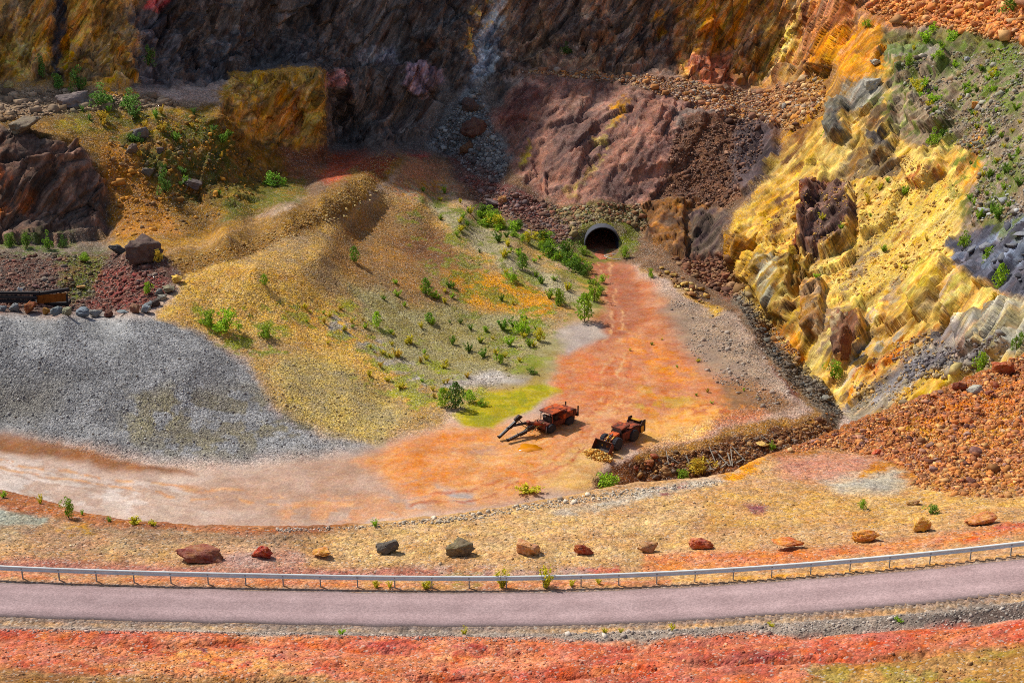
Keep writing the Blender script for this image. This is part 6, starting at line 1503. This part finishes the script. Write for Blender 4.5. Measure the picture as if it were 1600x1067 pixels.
def wheel(parent, x, y, r, w):
    side = 1 if y > 0 else -1
    root = MB(); root.lathe([(-w/2, r*.60), (-w/2, r*.86), (-w*.36, r*.98), (-w*.2, r), (w*.2, r), (w*.36, r*.98), (w/2, r*.86), (w/2, r*.60)], 'y', (0, 0, 0), 28)
    for k in range(18):
        t = 2*math.pi*k/18
        for sgn in (-1, 1): root.box((math.cos(t)*r*1.0, sgn*w*.22, math.sin(t)*r*1.0), (.07, w*.46, .10), rot=(0, -t, sgn*.0), bev=.01)
    t_ = root.build('wheel', M_TYRE, parent); t_.location = (x, y, r)
    b = MB(); b.lathe([(-.02, r*.59), (.06*side if side > 0 else -.06, r*.56)] if False else [(-w*.30, r*.58), (w*.30, r*.58)], 'y', (0, 0, 0), 20)
    b.lathe([(side*w*.30, r*.3), (side*w*.42, r*.24)] if side > 0 else [(-w*.42, r*.24), (-w*.30, r*.3)], 'y', (0, 0, 0), 14); b.build('rim', M_BODY2, t_)
    return t_
def pbox(name, mat, par, c, d, rot=(0, 0, 0), bev=.03, taper=1):
    b = MB(); b.box(c, d, rot, bev, taper); return b.build(name, mat, par)
def tb(name, mat, par, pts, r, seg=8):
    b = MB(); b.tube(pts, r, seg); return b.build(name, mat, par, True)

def loader():
    p = at(966, 693); rz = math.atan2(-.76, -.65)
    o = empty('wheel_loader', (p.x, p.y, p.z-.03), (0, 0, rz), .95)
    for x in (1.55, -1.9):
        for y in (-.98, .98): wheel(o, x, y, .80, .62)
    pbox('front_frame', M_BODY2, o, (1.3, 0, 1.0), (2.0, 1.15, .8)); pbox('axle', M_IRON, o, (1.55, 0, .8), (.35, 1.6, .35)); pbox('axle', M_IRON, o, (-1.9, 0, .8), (.35, 1.6, .35))
    pbox('joint', M_IRON, o, (.05, 0, .95), (.7, .5, .7))
    b = MB(); b.prism([(-4.1, .62), (-.35, .62), (-.35, 1.55), (-1.0, 1.75), (-3.1, 1.82), (-4.1, 1.75)], 'y', -.95, .95, .04); hood = b.build('engine_hood', M_BODY2, o)
    for i in range(5): pbox('vent_slat', M_IRON, hood, (-2.9+i*.22, -.97, 1.35), (.10, .05, .5), bev=.01)
    pbox('hood_lid', M_BODY, o, (-2.1, .1, 1.87), (1.7, 1.5, .08))
    # rear guards and radiator
    b = MB(); b.prism([(-4.25, .7), (-3.35, .7), (-3.2, 1.8), (-3.75, 2.35), (-4.3, 2.3)], 'y', -1.12, -1.0, .02); b.prism([(-4.25, .7), (-3.35, .7), (-3.2, 1.8), (-3.75, 2.35), (-4.3, 2.3)], 'y', 1.0, 1.12, .02); b.build('rear_guard', M_IRON, o)
    pbox('radiator', M_IRON, o, (-4.0, 0, 1.55), (.4, 1.7, 1.1)); pbox('radiator_cap', M_YEL, o, (-3.75, 0, 2.15), (.5, 1.4, .12)); pbox('side_tank', M_YEL, o, (-3.5, 1.16, 1.25), (.5, .14, .8)); pbox('counterweight', M_BODY2, o, (-4.3, 0, .95), (.35, 2.0, .6))
    tb('exhaust', M_IRON, o, [(-2.9, -.6, 1.8), (-2.9, -.6, 2.55), (-3.0, -.6, 2.7)], .07)
    # canopy and operator's place
    rf = pbox('canopy_roof', M_BODY, o, (-.35, .05, 2.42), (1.75, 1.7, .12), rot=(0, .05, 0)); pbox('roof_edge', M_BODY2, rf, (-.35, .05, 2.33), (1.78, 1.74, .06), rot=(0, .05, 0))
    for x, y in ((.42, -.72), (.42, .80), (-1.1, -.72), (-1.1, .80)): pbox('canopy_post', M_IRON, o, (x, y, 1.95), (.10, .10, .95))
    pbox('seat', M_IRON, o, (-.55, .2, 1.75), (.5, .5, .5)); pbox('windscreen', M_GLASS, o, (.46, .05, 2.0), (.03, 1.3, .55)); pbox('dashboard', M_ORNG, o, (.95, .05, 1.66), (.85, 1.1, .28), rot=(0, .15, 0))
    pbox('cab_side', M_BODY2, o, (-.3, .88, 1.3), (1.3, .10, .9)); pbox('cab_side', M_BODY2, o, (-.3, -.88, 1.3), (1.3, .10, .9))
    # boom
    for y in (-.38, .38):
        b = MB(); b.prism([(.75, 1.55), (1.1, 1.75), (2.3, 1.25), (2.95, .75), (2.85, .5), (2.2, .9), (1.0, 1.35)], 'y', y-.09, y+.09, .02); b.build('lift_arm', M_YEL, o)
        tb('lift_cylinder', M_STEEL, o, [(1.0, y*1.35, .95), (2.3, y*1.35, 1.0)], .07)
    tb('tilt_cylinder', M_STEEL, o, [(1.2, 0, 1.75), (2.75, 0, 1.25)], .09); pbox('crank', M_YEL, o, (2.2, 0, 1.4), (.5, .16, .5), rot=(0, .6, 0))
    # bucket: curved shell with side plates and a cutting edge
    arc = [(3.05, 1.42), (2.86, 1.25), (2.76, .95), (2.80, .62), (2.98, .32), (3.3, .16), (4.05, .06)]
    inner = [(x+.07*math.cos(t_), z+.07*math.sin(t_)) for (x, z), t_ in zip(arc, (-.4, -.2, 0, .2, .6, 1.1, 1.5))]
    b = MB(); b.prism(arc+inner[::-1], 'y', -1.28, 1.28, 0); bk = b.build('bucket', M_IRON, o)
    for y in (-1.31, 1.31):
        b = MB(); b.prism([(3.05, 1.42), (2.86, 1.25), (2.76, .95), (2.80, .62), (2.98, .32), (3.3, .16), (4.05, .06), (3.75, .5), (3.35, 1.1)], 'y', y-.035, y+.035, .01); b.build('bucket_side', M_BODY2, bk)
    pbox('top_lip', M_BODY2, bk, (3.07, 0, 1.45), (.14, 2.66, .08)); pbox('cutting_edge', M_IRON, bk, (4.1, 0, .06), (.25, 2.66, .05))
    tag(o, 'small rusty red-brown wheel loader with its dark bucket lowered', 'loader')
    # the heap under its bucket
    c = o.matrix_basis@Vector((4.55, .1, 0)); r_ = np.random.default_rng(3)
    n = 900; q = r_.normal(0, 1, (n, 2))*np.array([.62, .95]); h = .75*np.exp(-(q[:, 0]/.75)**2-(q[:, 1]/1.25)**2)*r_.uniform(.3, 1, n)
    M_ = o.matrix_basis.to_3x3()
    W = np.array([list(c+M_@Vector((a, b2, hh))) for (a, b2), hh in zip(q, h)]); W[:, 2] = np.array(p.z)+h
    s = np.clip(.085*np.exp(r_.normal(0, .5, n)), .03, .3); base = np.stack(STONES)[r_.integers(0, len(STONES), n)]*s[:, None, None]*np.array([1, 1, .7])
    V = (base+W[:, None]).reshape(-1, 3); F = (SF[None]+(np.arange(n)*8)[:, None, None]).reshape(-1, 3)
    # solid core
    gx_, gy_ = np.meshgrid(np.linspace(-1.9, 1.7, 26), np.linspace(-2.6, 2.6, 30)); hz = .80*np.exp(-(gx_/.8)**2-(gy_/1.3)**2)-.18
    core = np.array([list(c+M_@Vector((a, b2, 0))) for a, b2 in zip(gx_.ravel(), gy_.ravel())]); core[:, 2] = p.z+hz.ravel()
    idx = np.arange(core.shape[0]).reshape(gx_.shape); Q = np.stack([idx[:-1, :-1], idx[:-1, 1:], idx[1:, 1:], idx[1:, :-1]], -1).reshape(-1, 4); Q = Q[hz.ravel()[Q].max(1) > .02]
    T = np.concatenate([Q[:, [0, 1, 2]], Q[:, [0, 2, 3]]])
    me = raw_mesh('earth_heap', np.concatenate([V, core]), np.concatenate([F, T+len(V)]), False)
    pal = np.array([alb(k) for k in ((226, 176, 92), (206, 146, 66), (232, 200, 130), (176, 116, 56))]); cc = pal[r_.integers(0, 4, n)]
    set_col(me, np.concatenate([np.repeat(cc, 8, 0), np.tile(alb((204, 150, 74)), (len(core), 1))]))
    tag(link('earth_heap', me, M_STONES), 'small heap of yellow-tan earth and stones in front of the loader bucket', 'heap')
loader()

def jumbo():
    p = at(864, 667); rz = math.atan2(-.72, -.69)
    o = empty('drill_rig', (p.x, p.y, p.z-.03), (0, 0, rz), (1.18, 1.12, .92)); Mi = o.matrix_basis.inverted()
    def loc(px, py, z): return Mi@Vector(unproj(px, py, float(zc_from_z(py, z))))
    for x in (1.15, -1.75):
        for y in (-.82, .82): wheel(o, x, y, .58, .42)
    b = MB(); b.prism([(-2.7, .55), (1.9, .55), (2.1, .9), (1.8, 1.25), (-2.7, 1.25)], 'y', -.72, .72, .04); b.build('chassis', M_BODY2, o)
    b = MB(); b.prism([(-2.8, 1.22), (-.65, 1.22), (-.65, 2.05), (-2.4, 2.1), (-2.8, 1.9)], 'y', -.9, .9, .04); en = b.build('engine_box', M_BODY, o)
    for i in range(4): pbox('side_door', M_ORNG, en, (-2.45+i*.52, -.92, 1.62), (.44, .05, .6), bev=.015)
    for i in range(4): pbox('side_door', M_ORNG if i % 2 else M_BODY2, en, (-2.45+i*.52, .92, 1.62), (.44, .05, .6), bev=.015)
    pbox('rear_bumper', M_IRON, o, (-2.95, 0, 1.1), (.25, 1.9, .5))
    for y in (-.92, .92): pbox('rear_post', M_IRON, o, (-2.95, y, 1.6), (.14, .14, 1.5))
    rf = pbox('canopy_roof', M_ORNG, o, (-.15, 0, 2.62), (2.5, 1.95, .12), rot=(0, -.02, 0)); pbox('roof_hatch', M_BODY, rf, (-.5, .2, 2.71), (.7, .8, .07)); pbox('roof_edge', M_BODY2, rf, (1.1, 0, 2.58), (.10, 2.0, .16))
    for x, y in ((1.0, -.85), (1.0, .85), (-1.25, -.85), (-1.25, .85)): pbox('canopy_post', M_BODY2, o, (x, y, 1.95), (.10, .10, 1.35))
    pbox('control_panel', M_IRON, o, (.95, .1, 1.75), (.3, 1.2, .75)); pbox('seat', M_IRON, o, (-.1, .2, 1.55), (.5, .55, .6)); pbox('gauge_plate', M_STEEL, o, (1.12, -.25, 1.95), (.03, .5, .3))
    pbox('hose_reel', M_BODY, o, (-.2, -.95, 1.0), (.9, .25, .7)); pbox('tool_box', M_ORNG, o, (-.9, -.93, .85), (.7, .25, .5)); pbox('front_plate', M_BODY2, o, (1.95, 0, 1.15), (.35, 1.5, .9))
    for y in (-.6, .6):
        tb('jack', M_STEEL, o, [(1.9, y*1.4, 1.2), (1.9, y*1.4, .03)], .07); tb('headlamp', M_STEEL, o, [(1.08, y, 2.45), (1.22, y, 2.43)], .11, 12)
    feeds = [((815, 650, 2.15), (779, 684, .35), (848, 655, 1.5), .55), ((835, 667, 1.05), (792, 689, .3), (862, 660, 1.35), -.45)]
    for (r0, r1, bj, yo) in feeds:
        a = loc(*r0); e = loc(*r1); d_ = (e-a); L = d_.length; mid = a.lerp(e, .42)
        root = Vector((1.9, yo, 1.35)); el = root.lerp(mid, .5)+Vector((0, 0, .35))
        tb('boom', M_BODY, o, [root, el], [.24, .2]); tb('boom', M_IRON, o, [el, mid+Vector((0, 0, -.12))], [.19, .16])
        tb('boom_cylinder', M_STEEL, o, [root+Vector((0, 0, -.35)), root.lerp(el, .7)+Vector((0, 0, -.15))], .06); pbox('boom_knuckle', M_BODY, o, tuple(el), (.42, .42, .42), rot=(0, .4, 0))
        q = d_.to_track_quat('X', 'Z').to_euler()
        b = MB(); b.box((0, 0, 0), (L, .28, .24), bev=.02); f_ = b.build('drill_feed', M_IRON, o); f_.location = a.lerp(e, .5); f_.rotation_euler = q
        b = MB(); b.box((0, .09, .15), (L*.98, .06, .08), bev=.01); b.box((0, -.09, .15), (L*.98, .06, .08), bev=.01); b.build('feed_rail', M_STEEL, f_)
        b = MB(); b.tube([(-L*.3, 0, .2), (L*.5, 0, .2)], .035, 6); b.build('drill_rod', M_STEEL, f_)
        pbox('rock_drill', M_IRON, f_, (-L*.36, 0, .28), (L*.22, .34, .34)); pbox('rod_guide', M_IRON, f_, (L*.47, 0, .12), (.16, .3, .36)); pbox('rod_guide', M_IRON, f_, (L*.08, 0, .12), (.14, .3, .3)); pbox('feed_cradle', M_IRON, f_, (-L*.08, 0, -.16), (.9, .26, .2))
        sag = [root+Vector((.1, 0, .3))+(a.lerp(e, .25)-root)*t+Vector((0, 0, -1.0*math.sin(math.pi*t))) for t in np.linspace(0, 1, 14)]
        tb('hydraulic_hose', M_HOSE, o, sag, .05, 6)
        tb('hydraulic_hose', M_IRON, o, [s_+Vector((0, .18, .35)) for s_ in sag], .05, 6)
    tag(o, 'rusty orange-red twin-boom drilling rig with two long dark drill feeds', 'drill rig')
jumbo()

# orange puddle in front of the drill rig
def puddle():
    m, nt, b = new_mat('rust_water'); N = NT(nt)
    b.inputs['Base Color'].default_value = (*alb((236, 150, 30)), 1); b.inputs['Roughness'].default_value = .12; b.inputs['Specular IOR Level'].default_value = .5
    pts = []
    for t in np.linspace(0, 2*math.pi, 40, endpoint=False):
        rr = 1+.12*math.sin(3*t+1)+.08*math.sin(5*t); pts.append((827+18*rr*math.cos(t), 699.5+6.2*rr*math.sin(t)))
    P = ground([a for a, _ in pts], [b2 for _, b2 in pts]); z = float(np.median(P[:, 2]))+.03
    V = [(q[0], q[1], z) for q in P]; c = P.mean(0); V.append((c[0], c[1], z)); V += [(q[0], q[1], z-.15) for q in P]
    n = len(P); F = [(i, (i+1) % n, n) for i in range(n)]+[(i, i+n+1, (i+1) % n) for i in range(n)]
    o = link('puddle', raw_mesh('puddle', V, F, False), m); tag(o, kind='structure')
puddle()
